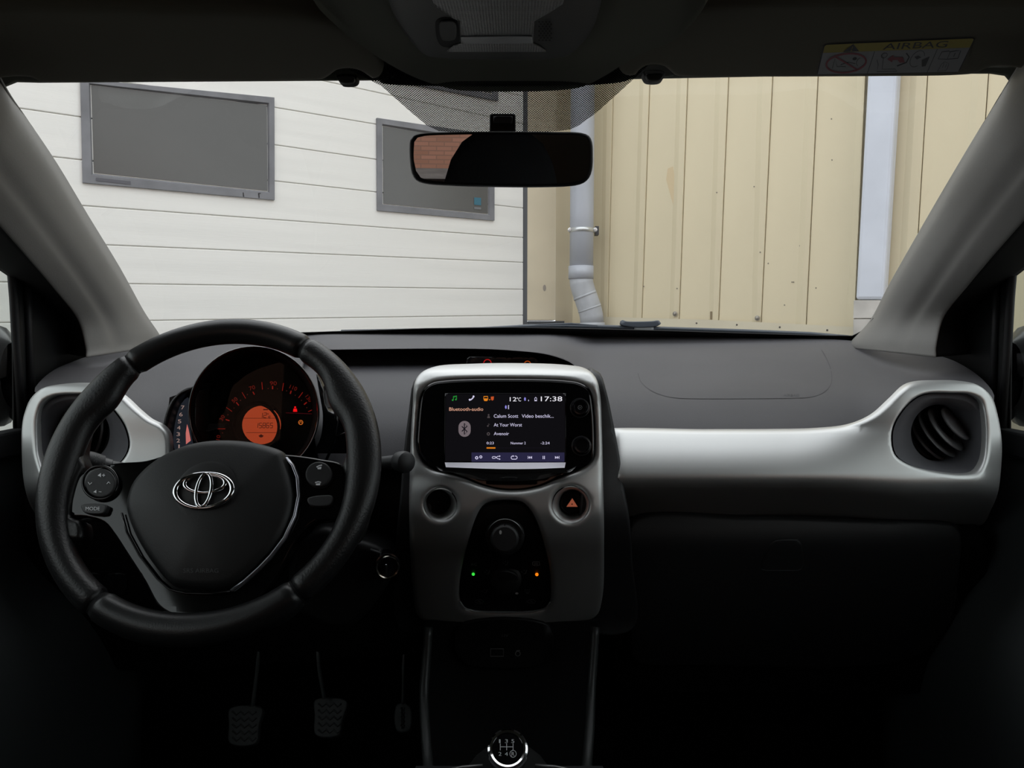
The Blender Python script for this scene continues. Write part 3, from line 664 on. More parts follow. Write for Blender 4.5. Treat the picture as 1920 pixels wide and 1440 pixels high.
def vent_pod(hole, bf, cx, cy, ax):
    poly = resamp(cat_closed(hole, 6), 64); pl = poly if np.sum(poly[:, 0]*np.roll(poly[:, 1], -1)-np.roll(poly[:, 0], -1)*poly[:, 1]) > 0 else poly[::-1]
    ang = np.arctan2(pl[:, 1]-cy, pl[:, 0]-cx); i0 = np.argmin(np.abs(ang)); pl = np.roll(pl, -i0, 0)
    L0 = [P(x, y, bf(x, y)+.004) for x, y in pl]; L1 = [P(cx+(x-cx)*.985, cy+(y-cy)*.985, bf(x, y)+.011) for x, y in pl]
    an = np.arctan2(pl[:, 1]-cy, pl[:, 0]-cx)
    circs = [P(cx+54*math.cos(a), cy+54*math.sin(a), 1.008) for a in an]
    mid = [P(cx+(x-cx)*.6+54*.4*math.cos(a), cy+(y-cy)*.6+54*.4*math.sin(a), .988) for (x, y), a in zip(pl, an)]
    ring_loft('vent_housing', [L0, L1, mid, circs, [p+Vector((0, .05, 0)) for p in circs]], vent_m, db)
    c = P(cx, cy, 1.028)
    v = lathe('vent_core', P(cx, cy, 1.075), (0, -1, 0), [(.0395, 0), (.0395, .03), (.038, .034)], matte, db, n=32)
    a = Vector(ax).normalized()
    for k, s in enumerate((.0265, .0125, -.001, -.0145, -.027)):
        rr = math.sqrt(.0375**2-s*s)
        prof = [(rr*.55, .0), (rr*.93, .0005), (rr, -.0015), (rr*.95, -.0035), (rr*.55, -.0035)] if k else [(0.001, -.001), (rr*.78, -.0012), (rr*.82, 0), (rr*.96, 0), (rr, -.0015), (rr*.95, -.0035)]
        lathe('vent_slat', c+a*s, a, prof, mat('slat_plastic', (.09, .092, .095), .4) if k else mat('vent_cap', (.15, .152, .16), .45), db, n=36, cap=(k == 0))
vent_pod(holeR, band_f, 1762, 812, (.52, -.60, .62))
vent_pod(holeL, bandL_f, 152, 812, (-.62, -.65, .2))
# outer cap of the dash beside the doors
# lower dash: glove box
glY = curve_itp([(950, 1.03), (985, 1.02), (1010, 1.015), (1060, 1.03), (1200, 1.10), (1300, 1.18), (1440, 1.3)])
gb = pad('glovebox_lid', [(1186, 978), (1400, 970), (1600, 975), (1798, 986), (1804, 1000), (1800, 1080), (1780, 1180), (1700, 1240), (1300, 1250), (1190, 1240), (1184, 1100)], SY(lambda x, y: glY(y)), soft_black, db, r=.006, t=.01, step=14)
GB = SY(lambda x, y: glY(y)-.002)
pad('latch', [(1446, 1018), (1452, 1013), (1498, 1012), (1503, 1018), (1507, 1062), (1500, 1070), (1432, 1070), (1426, 1064)], GB, soft_black, gb, r=.003, t=.004, step=6)
ink('latch_edge', [('l', [(1428, 1067), (1436, 1069.5), (1496, 1069.5), (1503, 1066)], 1.6)], SY(lambda x, y: glY(y)-.0035), mat('latch_edge', (.09, .095, .1), .4), gb)
pad('lower_panel', [(1150, 955), (1820, 975), (1855, 1000), (1850, 1180), (1790, 1300), (1150, 1300)], SY(lambda x, y: glY(y)+.02), matte, db, r=.004, t=.01, step=30, smooth=False)
# lower dash, driver side
knY = curve_itp([(880, 1.02), (960, 1.0), (1050, 1.02), (1150, 1.08), (1300, 1.25)])
pad('knee_panel', [(45, 930), (60, 900), (640, 880), (790, 880), (800, 1220), (700, 1235), (120, 1235), (55, 1120)], SY(lambda x, y: knY(y)+.03), mat('knee_black', (.010, .010, .011), .55, spec=.3), db, r=.008, t=.02, step=25)
# switches below the left spoke, seen through the wheel
KN = SY(lambda x, y: knY(y)+.028)
fpm = mat('faint_print', (.05, .05, .05), .7)
for it in (('l', [(163, 1047), (192, 1047)], 2), ('l', [(160, 1072), (210, 1072)], 1.2), ('l', circ(170, 1017, 4, 10), 1), ('l', circ(184, 1017, 3, 10), 1)): ink('switch_mark', [it], KN, fpm, db)
for x0 in (150, 196): pad('switch_blank', [(x0, 1080), (x0+38, 1078), (x0+38, 1112), (x0, 1114)], KN, soft_black, db, r=.002, t=.003, step=6)
# ================================================================== CENTRE CONSOLE
ct = thing('centre_console', 'silver centre console tower holding the touchscreen and heater controls', 'console', P(950, 1165, .95))
conY = curve_itp([(676, 1.035), (684, .998), (694, .972), (712, .956), (760, .950), (840, .9405), (880, .935), (930, .926), (975, .924), (1010, .936), (1050, .966), (1110, 1.005), (1170, 1.045)])
def con_f(x, y): return conY(y)+.012*((x-952)/185)**4
CON = SY(con_f)
ANG = math.radians(10.5)
BZ = SP(P(947, 800, .9475), (0, -math.cos(ANG), math.sin(ANG)))
bez = [(781, 836), (782, 802), (789, 742), (795, 729), (808, 719), (836, 714), (949, 711), (1061, 714), (1089, 719), (1106, 731), (1113, 765), (1116, 821), (1114, 859), (1106, 870), (1089, 881), (1042, 902), (1014, 914), (977, 921.5), (939, 921), (905, 913), (864, 897), (808, 879), (789, 864)]
cli = [(916, 943), (935, 940), (962, 940), (979, 943), (993, 955), (1007, 979), (1021, 1024), (1031, 1068), (1034, 1102), (1033, 1128), (1024, 1142), (996, 1148.5), (945, 1150), (892, 1148), (870, 1142), (861, 1125), (861, 1094), (868, 1055), (878, 1015), (892, 972), (904, 951)]
lc, rc = (826, 947), (1070, 947)
hl_ = circ(lc[0], lc[1], 30, 28); hr_ = circ(rc[0], rc[1], 34, 28)
pad('silver_shell', [(772, 771), (777, 716), (789, 699), (815, 688), (890, 683), (965, 682), (1059, 685), (1100, 692), (1118, 708), (1126, 737), (1130, 809), (1132, 902), (1134, 1015), (1130, 1127), (1118, 1158), (1060, 1172), (840, 1172), (785, 1160), (772, 1100), (766, 980), (767, 880)], CON, silver, ct, holes=[bez, cli, hl_, hr_], r=.007, t=.014, step=7)
# concave dishes for the pocket and the hazard switch
for (cx, cy), R0, r1_, dx, dy, nm in ((lc, 30, 23, -4, -6, 'pocket_ring'), (rc, 34, 24, 4, -4, 'switch_ring')):
    Ls = []
    for k in range(5):
        t_ = k/4; rr = R0+(r1_-R0)*(t_**.7); oy = .0045+.02*t_**1.5
        Ls.append([P(cx+dx*t_+rr*math.cos(a), cy+dy*t_-rr*math.sin(a), con_f(cx, cy)+oy) for a in [2*PI*j/36 for j in range(36)]])
    Ls.append([p+Vector((0, .03, 0)) for p in Ls[-1]])
    ring_loft(nm, Ls, silver, ct, cap=(nm == 'pocket_ring'))
ring_loft('pocket_hole', [[P(822+rr*math.cos(a), 941-rr*math.sin(a), con_f(822, 941)+.022) for a in [2*PI*j/30 for j in range(30)]] for rr in (23.5, 12, 1)], matte, ct)
hz_ = pad('hazard_switch', circ(1073.5, 942.5, 23, 20), SY(lambda x, y: con_f(x, y)+.017), gloss_soft, ct, r=.002, t=.01, step=5)
tri = [(1073, 934), (1083, 950), (1062, 950)]; HZ = SY(lambda x, y: con_f(x, y)+.0165)
ink('hazard_triangle', [('p', tri)], HZ, emis('hazard_red', (135, 72, 52)), hz_, h=.0006)
ink('hazard_dot', [('p', circ(1072.5, 945, 1.3, 8))], HZ, black_ink, hz_, h=.0009)
# dark side cheeks of the tower
pad('side_trim', [(1110, 690), (1126, 700), (1138, 735), (1152, 800), (1163, 860), (1172, 920), (1180, 965), (1186, 1050), (1188, 1180), (1100, 1180), (1100, 800)], SY(lambda x, y: con_f(1130, y)+.006+.0002*max(0, x-1128)), soft_black, ct, r=.004, t=.03, step=14)
pad('side_trim', [(790, 700), (775, 715), (766, 770), (752, 900), (748, 1180), (800, 1180), (800, 800)], SY(lambda x, y: con_f(770, y)+.014), soft_black, ct, r=.004, t=.03, step=16)
# head unit
hu = thing('touchscreen_unit', 'glossy black touchscreen radio showing a track list, set in the silver console', 'car radio', P(948, 815, .95))
BZo = BZ.off(-.002)
gz = [(832, 734), (1062, 734), (1062, 867), (832, 867)]
pad('bezel', [(948+(x-948)*.992, 816+(y-816)*.992) for x, y in bez], BZo, gloss, hu, r=.0035, t=.02, step=7)
# sloping ledge below the glass
SCR = BZ.off(.0005)
pad('screen_glass', [(834, 737), (1061, 737), (1061.5, 866), (833, 866)], BZ.off(-.0008), mat('screen_glass_black', (.004, .004, .0045), .12, spec=.4), hu, r=.0006, t=.002, step=12, smooth=False)
scr = ink('display', [('p', [(836, 739), (1059, 739), (1060, 865), (834.5, 865)])], SCR, emis('screen_dark', (15, 14, 17)), hu, h=0)
def lip_y(x, y): return None
A0 = [BZ.at(x, y, .0006) for x, y in ((834, 867), (890, 867.3), (948, 867.5), (1005, 867.3), (1060.5, 867))]
A1 = [BZ.at(x, y, .0075) for x, y in ((837, 876), (890, 878), (948, 879.5), (1005, 879), (1058, 877))]
A2 = [BZ.at(x, y, .006) for x, y in ((830, 884), (890, 888), (948, 890), (1005, 889), (1066, 886))]
A3 = [BZ.at(x, y, .0005) for x, y in ((815, 873), (880, 896), (948, 902), (1020, 897), (1083, 873))]
patch('ledge_reflection', [A0, A1], mat('reflection_lilac', (.62, .60, .66), .35, metal=.3), hu, sub=4)  # pale strip: sky reflection in the black bezel, put into the colour
patch('screen_ledge', [A1, A2, A3], mat('ledge_gloss', (.02, .02, .021), .10, spec=1, coat=1), hu, sub=5)
sw = emis('screen_white', (205, 200, 228)); sw2 = emis('screen_bright', (235, 232, 240)); sg = emis('screen_grey', (110, 100, 104)); so = emis('screen_salmon', (222, 165, 140)); sgn = emis('screen_green', (35, 135, 50))
sor = emis('screen_orange', (225, 130, 30)); sbar = emis('screen_bar', (40, 38, 64)); srd = emis('screen_red', (190, 80, 40)); sbl = emis('screen_blue', (150, 145, 235)); sdk = emis('screen_black', (22, 20, 26))
def Z4(x, y): return (780+x*.1875, 690+y*.1875)
def T(s, x0, y0, x1, y1, m): text(s, *Z4(x0, y0), *Z4(x1, y1), SCR, m, scr, h=.0003)
ink('toolbar', [('p', [Z4(555, 845), Z4(1484, 845), Z4(1484, 938), Z4(555, 938)])], SCR, sbar, scr, h=.0002)
T('17:38', 1248, 285, 1462, 332, sw2); T('12', 938, 292, 1005, 333, sw2); T('°C', 1008, 296, 1050, 333, sw2)
T('Bluetooth-audio', 332, 394, 672, 428, so); T('Calum Scott', 778, 463, 1022, 497, sw); T('Video beschik...', 1057, 463, 1376, 497, sw)
T('At Your Worst', 778, 551, 1060, 585, sw); T('Avenoir', 778, 640, 930, 672, sw)
T('0:23', 706, 738, 778, 763, sw); T('Nummer 2', 947, 738, 1097, 763, sw); T('-2:24', 1247, 738, 1336, 763, sw)
def L4(pts, w_, cl=False): return ('l', [Z4(*p) for p in pts], w_*.1875)+((True,) if cl else ())
def Q4(pts): return ('p', [Z4(*p) for p in pts])
ink('note_icon', [L4([(374, 320), (374, 284), (406, 278), (406, 314)], 7), L4([(374, 292), (406, 286)], 6), Q4(circ(367, 321, 9, 10)), Q4(circ(399, 315, 9, 10))], SCR, sgn, scr, h=.0003)
ink('phone_icon', [L4([(533, 318), (552, 316), (570, 298), (577, 280)], 12), L4([(530, 322), (545, 314)], 18), L4([(568, 288), (583, 282)], 18)], SCR, sw, scr, h=.0003)
ink('vehicle_icon', [L4([(678, 286), (716, 284), (720, 308), (676, 308)], 8, True), L4([(678, 318), (718, 318)], 12), L4([(684, 327), (712, 327)], 7), Q4([(730, 314), (742, 314), (742, 321), (730, 321)])], SCR, sor, scr, h=.0003)
ink('plug_icon', [Q4([(748, 288), (779, 284), (776, 318), (762, 326), (750, 316)])], SCR, srd, scr, h=.0003)
def bt(cx, cy, hh, w_): return L4([(cx-hh*.45, cy-hh*.45), (cx+hh*.5, cy+hh*.5), (cx, cy+hh), (cx, cy-hh), (cx+hh*.5, cy-hh*.5), (cx-hh*.45, cy+hh*.45)], w_)
ink('wireless_icon', [bt(1089, 311, 18, 6)], SCR, sbl, scr, h=.0003); ink('wireless_icon', [bt(898, 391, 18, 6)], SCR, sbl, scr, h=.0003)
ink('signal_bar', [Q4([(1122, 318), (1129, 318), (1129, 332), (1122, 332)])], SCR, sw, scr, h=.0003)
ink('battery_icon', [L4([(1187, 300), (1207, 300), (1207, 330), (1187, 330)], 5, True), Q4([(1188, 320), (1206, 320), (1206, 329), (1188, 329)]), Q4([(1192, 291), (1202, 291), (1202, 297), (1192, 297)])], SCR, sw, scr, h=.0003)
ink('list_dots', [Q4(circ(925, y, 6, 8)) for y in (378, 392, 406)], SCR, sw, scr, h=.0003)
ink('round_badge', [Q4(circ(486, 590, 61, 12, 0, 180)+circ(486, 628, 61, 12, 180, 360))], SCR, sg, scr, h=.0002)
ink('badge_rune', [bt(484, 609, 56, 10)], SCR, sdk, scr, h=.0004)
ink('artist_icon', [Q4(circ(726, 470, 9, 10)), Q4([(712, 500), (716, 482), (736, 482), (741, 500)])], SCR, emis('screen_dim', (75, 68, 70)), scr, h=.0003)
ink('track_icon', [Q4(circ(718, 580, 8, 8)), L4([(725, 580), (725, 556), (738, 566)], 4)], SCR, MATS['screen_dim'], scr, h=.0003)
ink('album_icon', [L4(circ(724, 659, 12, 14), 9, True)], SCR, MATS['screen_dim'], scr, h=.0003)
ink('progress_line', [Q4([(706, 797), (1330, 797), (1330, 802), (706, 802)])], SCR, sdk, scr, h=.0002)
ink('progress_bar', [Q4([(706, 793), (794, 793), (794, 806), (706, 806)])], SCR, sor, scr, h=.0004)
ink('gear_icon', [L4(circ(607, 898, 12, 12), 9, True), L4(circ(648, 889, 11, 12), 8, True)], SCR, sw, scr, h=.0004)
ink('shuffle_icon', [L4([(838, 882), (815, 884), (790, 903), (768, 905), (760, 895), (768, 886), (792, 886), (815, 906), (838, 912)], 6), Q4([(832, 873), (846, 881), (832, 891)]), Q4([(832, 902), (846, 912), (832, 920)])], SCR, sw, scr, h=.0004)
ink('repeat_icon', [L4([(970, 881), (960, 881), (952, 890), (952, 902), (960, 912), (1000, 912), (1011, 902), (1011, 890), (1002, 881), (990, 881)], 7), Q4([(968, 872), (984, 881), (968, 890)])], SCR, sw, scr, h=.0004)
ink('back_icon', [Q4([(1118, 880), (1123, 880), (1123, 909), (1118, 909)]), Q4([(1124, 895), (1141, 880), (1141, 909)]), Q4([(1142, 895), (1160, 880), (1160, 909)])], SCR, sw, scr, h=.0004)
ink('pause_icon', [Q4([(1267, 879), (1274, 879), (1274, 911), (1267, 911)]), Q4([(1281, 879), (1288, 879), (1288, 911), (1281, 911)])], SCR, sw, scr, h=.0004)
ink('next_icon', [Q4([(1390, 880), (1409, 895), (1390, 909)]), Q4([(1409, 880), (1427, 895), (1409, 909)]), Q4([(1428, 880), (1433, 880), (1433, 909), (1428, 909)])], SCR, sw, scr, h=.0004)
for cx, cy in ((1087, 764), (1090, 835)):
    kb = lathe('knob', BZo.at(cx, cy), BZ.nn, [(.0115, 0), (.0112, .007), (.0098, .009), (.008, .0092), (.0075, .0082), (.001, .0082)], gloss_soft, hu, n=32)
    lathe('knob_ring', BZo.at(cx, cy+1), BZ.nn, [(.0128, 0), (.0128, .0012), (.0116, .0016)], mat('knob_ring', (.06, .06, .065), .3, metal=.5), kb, n=32, cap=False)
ink('power_mark', [('l', circ(1087.5, 764, 3.6, 14), 1, True), ('p', circ(1087.5, 764, 1.2, 8))], BZo.off(.0085), grey_ink, hu, h=.0003)
# heater control panel
hp = thing('heater_panel', 'tapered black heater control panel with two rotary knobs below the touchscreen', 'heater controls', P(948, 1045, .95))
HPs = SY(lambda x, y: con_f(x, y)+.010)
hm = mat('heater_black', (.006, .006, .0065), .5, spec=.3)
pad('panel', [(947+(x-947)*.985, 1045+(y-1045)*.985) for x, y in cli], HPs, hm, hp, r=.004, t=.02, step=8)
tube('panel_rim', [CON.at(x, y, -.001) for x, y in ((862, 1128), (871, 1141), (893, 1147.5), (945, 1150), (996, 1148), (1023, 1141.5), (1032, 1129))], .0011, mat('rim_satin', (.3, .31, .31), .35, metal=.6), hp, n=6)
ku = lathe('fan_knob', HPs.at(947, 1003), (0, -1, .12), [(.0255, 0), (.025, .010), (.022, .0125), (.020, .0125)], hm, hp, n=36)
lathe('knob_cap', HPs.at(946.5, 1003, .012), (0, -1, .12), [(.0185, 0), (.0175, .010), (.015, .0122), (.001, .0125)], soft_black, ku, n=30)
K1 = SY(lambda x, y: con_f(946, 1003)-.0125)
ink('pointer', [('p', circ(938.5, 996.5, 2.4, 10, ry=4))], K1, mat('pointer_grey', (.8, .8, .8), .4), ku, h=.004)
tube('ring_glint', [HPs.at(947+35*math.cos(a), 1007-37*math.sin(a), .009) for a in [math.radians(v) for v in range(12, 160, 8)]], .0005, mat('glint_chrome', (.8, .8, .8), .3, metal=1), ku, n=6)
for k in range(7):
    a = math.radians(180-12-k*26); ink('fan_mark', [('p', circ(946.5+29*math.cos(a), 1006-27*math.sin(a), 1.7, 8))], HPs, dim_ink, hp, h=.013)
kd = lathe('mode_knob', HPs.at(949, 1084), (0, -1, .1), [(.022, 0), (.021, .010), (.017, .013), (.001, .0135)], hm, hp, n=36)
pad('knob_bar', [(932, 1075), (940, 1071), (958, 1073), (970, 1080), (973, 1090), (968, 1098), (955, 1100), (940, 1096), (931, 1086)], SY(lambda x, y: con_f(x, y)-.006), soft_black, kd, r=.002, t=.008, step=5)
ink('pointer', [('p', circ(969, 1107, 3, 10, ry=2))], HPs, MATS['pointer_grey'], kd, h=.012)
ml = mat('panel_print', (.25, .255, .26), .6)
text('A/C', 883, 1055, 894, 1060, HPs, ml, hp, h=.0012)
ink('indicator_green', [('p', circ(887.5, 1076, 3, 12))], HPs, emis('led_green', (60, 230, 70)), hp, h=.0015)
ink('indicator_orange', [('p', circ(1006.5, 1076.5, 3.2, 12))], HPs, emis('led_orange', (255, 130, 20), 1.1), hp, h=.0015)
def Z5(x, y): return (840+x*.17361, 920+y*.17361)
def L5(pts, w_=6, cl=False): return ('l', [Z5(*p) for p in pts], w_*.17361)+((True,) if cl else ())
ink('rear_heat_icon', [L5([(922, 765), (985, 765), (992, 800), (970, 804)], 6), L5([(915, 765), (915, 800), (935, 804)], 6), L5([(938, 775), (938, 812)], 5), L5([(952, 775), (952, 812)], 5), L5([(966, 775), (966, 812)], 5)], HPs, mat('print_light', (.45, .45, .45), .6), hp, h=.0012)
for cx, cy in ((620, 780), (420, 878), (820, 876), (395, 1082)):
    ink('airflow_icon', [L5([(cx-5, cy+22), (cx+18, cy+15), (cx+30, cy-22)], 7), L5([(cx-30, cy-4), (cx-12, cy+3)], 6), ('p', [Z5(*p) for p in circ(cx, cy-18, 6, 8)])], HPs, ml, hp, h=.0012)
ink('demist_icon', [L5([(828, 1070), (885, 1070), (878, 1092), (838, 1092)], 5, True), L5([(845, 1105), (875, 1105)], 7)], HPs, ml, hp, h=.0012)
for cx in (338, 900): ink('car_icon', [L5([(cx-50, 1192), (cx-20, 1175), (cx+20, 1175), (cx+48, 1195), (cx+30, 1212), (cx-30, 1210)], 5, True), L5([(cx-12, 1186), (cx+14, 1200)], 6)], HPs, ml, hp, h=.0012)
# lower stowage, side rails, sockets
lw = thing('lower_console', 'black lower console with sockets and open stowage around the gear lever', 'console', P(950, 1400, .82))
lowY = curve_itp([(1150, .99), (1200, 1.0), (1300, 1.0), (1440, .98), (1600, .9)])
pad('stowage_back', [(800, 1165), (1120, 1165), (1110, 1460), (795, 1460)], SY(lambda x, y: lowY(y)+.05), matte, lw, r=0, t=.01, step=60, smooth=False)
for s_, X0 in ((-1, 795), (1, 1108)):
    pts = [P(X0+s_*(2 if s_ > 0 else 0)+(6 if s_ > 0 else 8), 1176, 1.0), P(X0+4, 1240, .985), P(X0, 1300, .965), P(X0-s_*2, 1360, .93), P(X0-s_*8, 1440, .88), P(X0-s_*16, 1520, .8)]
    tube('side_rail', cat_open([tuple(p) for p in pts], 4), .0065, mat('rail_satin', (.035, .037, .037), .42, metal=.3), lw, n=12)
SK = SY(lambda x, y: lowY(y)+.045)
pad('socket_strip', [(860, 1175), (1030, 1175), (1030, 1240), (860, 1240)], SY(lambda x, y: lowY(y)+.04), hm, lw, r=.003, t=.01, step=20)
SKs = SY(lambda x, y: lowY(y)+.038)
text('12V', 941, 1189, 953, 1193.5, SKs, grey_ink, lw, h=.001)
ink('usb_port', [('l', [(920, 1216), (944, 1216), (944, 1230), (920, 1230)], 1.5, True)], SKs, mat('port_edge', (.16, .16, .16), .5), lw, h=.001)
ink('audio_port', [('l', circ(971, 1225, 4.5, 12), 1.4, True), ('l', [(968, 1220), (975, 1219)], 2)], SKs, MATS['port_edge'], lw, h=.001)
slab('console_deck', [P(780, 1436, .86), P(1130, 1436, .86), (.17, .4, .58), (-.18, .4, .58)], (0, 0, -.02), soft_black, lw)
# gear lever
gl = thing('gear_lever', 'round gear knob with chrome ring and five-speed shift pattern', 'gear lever', P(952, 1440, .80))
ax = Vector((0, -.60, .80)).normalized(); gc = P(952, 1404, .775)
U = .0215
lathe('knob', gc-ax*.028, ax, [(.012, -.02), (.016, 0), (.0215, .012), (.0225, .022), (.021, .027)], gloss_soft, gl, n=40)
lathe('chrome_ring', gc, ax, [(.0215, -.006), (.0225, -.003), (.0218, .0), (.0195, .0016), (.0172, .0008), (.0165, -.001)], chrome, gl, n=48, cap=False)
gp = lathe('pattern_plate', gc-ax*.0006, ax, [(.0172, -.001), (.0168, .0004), (.001, .0018)], gloss, gl, n=40)
GP = SP(gc+ax*.0018, ax); gi = mat('pattern_white', (.42, .43, .44), .5)
ink('shift_gate', [('l', [(938, 1394), (938, 1407)], 1.2), ('l', [(950, 1394), (950, 1407)], 1.2), ('l', [(962, 1394), (962, 1407)], 1.2), ('l', [(938, 1400.5), (962, 1400.5)], 1.2)], GP, gi, gp, h=.0002)
for s_, x, y in (('1', 937, 1390), ('3', 949.5, 1390), ('5', 961.5, 1390), ('2', 937.5, 1414), ('4', 949.5, 1414), ('R', 962, 1414)):
    text(s_, x-(1.5 if s_ == '1' else 2.8), y-3.8, x+(1.5 if s_ == '1' else 2.8), y+3.2, GP, gi, gp, h=.0002)
ink('reverse_ring', [('l', circ(962, 1413.5, 6, 18, ry=6.5), 1.1, True)], GP, gi, gp, h=.0002)
tube('lever_shaft', [gc-ax*.03, gc-ax*.10], .008, soft_black, gl, n=12)
lathe('gaiter', gc-ax*.11, ax, [(.055, 0), (.045, .02), (.028, .045), (.014, .075)], mat('gaiter_leather', (.012, .012, .012), .5), gl, n=24)
for a, b in (((905, 1436), (828, 1448)), ((1003, 1436), (1075, 1446))):
    tube('gaiter_frame', [P(*a, .80), P((a[0]+b[0])/2, (a[1]+b[1])/2-3, .80), P(*b, .79)], .0022, mat('frame_glint', (.2, .2, .2), .35, metal=.7), gl, n=6)
# ================================================================== INSTRUMENTS
ic = thing('instrument_cluster', 'round black speedometer pod with orange display behind the steering wheel', 'instrument cluster', P(476, 850, 1.02))
CY0 = (476, 771)
def ell(cx, cy, r, Y, n=64): return [P(cx+r*math.cos(2*PI*k/n), cy+r*1.0*math.sin(2*PI*k/n), Y) for k in range(n)]
# ring hood
ring_loft('hood_ring', [ell(476, 772, 117, .975), ell(476, 772, 119.5, .957), ell(476, 772, 122, .953), ell(476, 772, 123.5, .958), ell(475, 773, 118, 1.00), ell(475, 776, 108, 1.06)], mat('hood_gloss', (.006, .006, .007), .1, spec=.8, coat=.6), ic)
ring_loft('hood_inner', [ell(476, 772, 117.5, .968), ell(477, 773, 112, .99), ell(480, 776, 105, 1.035)], matte, ic)
pad('dial_face', circ(481, 777, 112, 40), SY(1.03), mat('dial_black', (.004, .004, .004), .5, spec=.2), ic, r=0, t=.01, step=14)
pad('dial_lens', circ(477, 773, 113, 40), SP(P(477, 773, 1.0), (.0, -1, .12)), glass('dial_lens', (.97, .97, .97), .02), ic, r=0, t=0, step=20)
DF = SY(1.029)
dr = emis('dial_red', (88, 18, 12))
def Z2(x, y): return (240+x*.2396, 620+y*.2396)
def dial_text(s_, x, y, w_, rot): cx, cy = Z2(x, y); text(s_, cx-w_/2, cy-3.6, cx+w_/2, cy+3.6, DF, dr, ic, rot=rot)
for s_, x, y, w_, ro in (('10', 707, 836, 9, 80), ('30', 738, 682, 10, 62), ('50', 835, 542, 10.5, 40), ('70', 972, 447, 11, 18), ('90', 1138, 411, 13, 0), ('110', 1295, 447, 14, -22), ('130', 1415, 530, 13, -52)): dial_text(s_, x, y, w_, ro)
tk = [((700, 768), (762, 768), 1), ((770, 600), (815, 632), 1), ((893, 482), (922, 530), 1), ((1048, 402), (1053, 460), 1.2), ((1218, 410), (1208, 470), 1.3), ((1368, 482), (1335, 526), 1.3), ((1440, 620), (1410, 634), 1.2),
      ((765, 695), (795, 704), 1.8), ((848, 560), (868, 585), 1.8), ((978, 478), (990, 500), 1.8), ((1132, 432), (1132, 458), 2.2), ((1278, 470), (1270, 494), 2.2), ((1400, 560), (1378, 578), 2.2)]
for a, b, w_ in tk: ink('tick', [('l', [Z2(*a), Z2(*b)], w_)], DF, emis('tick_red', (115, 22, 16)), ic)
for x, y in ((745, 738), (740, 800), (783, 658), (830, 605), (882, 545), (935, 500), (1097, 452), (1170, 455), (1242, 470), (1310, 505), (1358, 545), (1400, 602)): ink('tick', [('p', circ(*Z2(x, y), .9, 8))], DF, emis('tick_dim', (70, 16, 12)), ic)
lathe('display_ring', P(487, 797, 1.03), (0, -1, 0), [(.034, 0), (.033, .014), (.0300, .017), (.0292, .012)], gloss_soft, ic, n=40, cap=False)
LC = SY(1.016)
lcd = pad('orange_display', circ(490, 797, 36, 32), LC, emis('lcd_orange', (150, 58, 32)), ic, r=0, t=.002, step=8)
ld = emis('lcd_dark', (52, 18, 12))
def seg(s_, x, y, w_, hh, wd=1.1):
    S = {'0': 'abcdef', '1': 'bc', '2': 'abged', '3': 'abgcd', '4': 'fgbc', '5': 'afgcd', '6': 'afgcde', '7': 'abc', '8': 'abcdefg', '9': 'abcdfg', 'c': 'ged'}
    G = {'a': ((0, 0), (1, 0)), 'b': ((1, 0), (1, .5)), 'c': ((1, .5), (1, 1)), 'd': ((0, 1), (1, 1)), 'e': ((0, .5), (0, 1)), 'f': ((0, 0), (0, .5)), 'g': ((0, .5), (1, .5))}
    out = []
    for i, ch in enumerate(s_):
        x0 = x+i*w_*1.5
        for g in S[ch]: (a, b), (c, d) = G[g]; out.append(('l', [(x0+a*w_-b*1.0, y+b*hh), (x0+c*w_-d*1.0, y+d*hh)], wd))
    return out
ink('temperature_digits', seg('12', 488, 774, 5, 9)+seg('c', 505, 777, 3.5, 6)+[('l', circ(503, 776, 1.2, 8), .7, True)], LC, ld, lcd, h=.001)
ink('odometer_digits', seg('15865', 480, 793, 4.6, 9), LC, ld, lcd, h=.001)
ink('odometer_digits', [('l', [(457, 784), (522, 784)], .8), ('l', [(462, 811), (519, 811)], .8), ('p', [(485, 817), (490, 814), (495, 817), (492, 820), (488, 820)]), ('p', [(494, 767), (503, 767), (503, 769), (494, 769)])], LC, ld, lcd, h=.001)
ink('belt_warning', [('p', circ(553.5, 763.5, 1.8, 8)), ('p', [(550.5, 766), (556.5, 766), (557.5, 772), (549.5, 772)])], DF, emis('warn_red', (235, 20, 25)), ic)
ink('red_line', [('l', [(536, 774), (585, 776)], .8)], DF, emis('line_red', (70, 10, 18)), ic)
ink('stop_lamp', [('l', circ(564, 792, 4, 14), 1.3, True), ('l', [(561.5, 793.5), (564, 789.5), (566.5, 793.5)], 1.2)], DF, emis('warn_orange', (180, 95, 35)), ic)
# rev counter on the left
pad('rev_counter_hood', [(372, 722), (350, 727), (333, 737), (319, 752), (309, 775), (303, 805), (301, 832), (304, 850), (340, 870), (364, 868), (366, 780), (368, 730)], SY(.985), mat('rev_hood', (.02, .02, .021), .4, spec=.5), ic, holes=[[(368, 732), (345, 738), (330, 751), (319, 775), (312, 805), (310, 832), (315, 852), (342, 864), (362, 862), (362, 780), (364, 740)]], r=.004, t=.04, step=7)
pad('rev_counter_face', [(366, 728), (318, 745), (305, 850), (345, 872), (364, 866), (364, 740)], SY(1.01), hm, ic, r=0, t=.003, step=20, smooth=False)
RV = SY(1.0075)
pad('rev_scale', [(352, 745), (340, 757), (331, 780), (325, 815), (324, 850), (350, 862), (362, 850), (356, 800), (357, 765)], SY(1.0085), emis('rev_blue_grey', (30, 33, 39)), ic, r=0, t=.001, step=8)
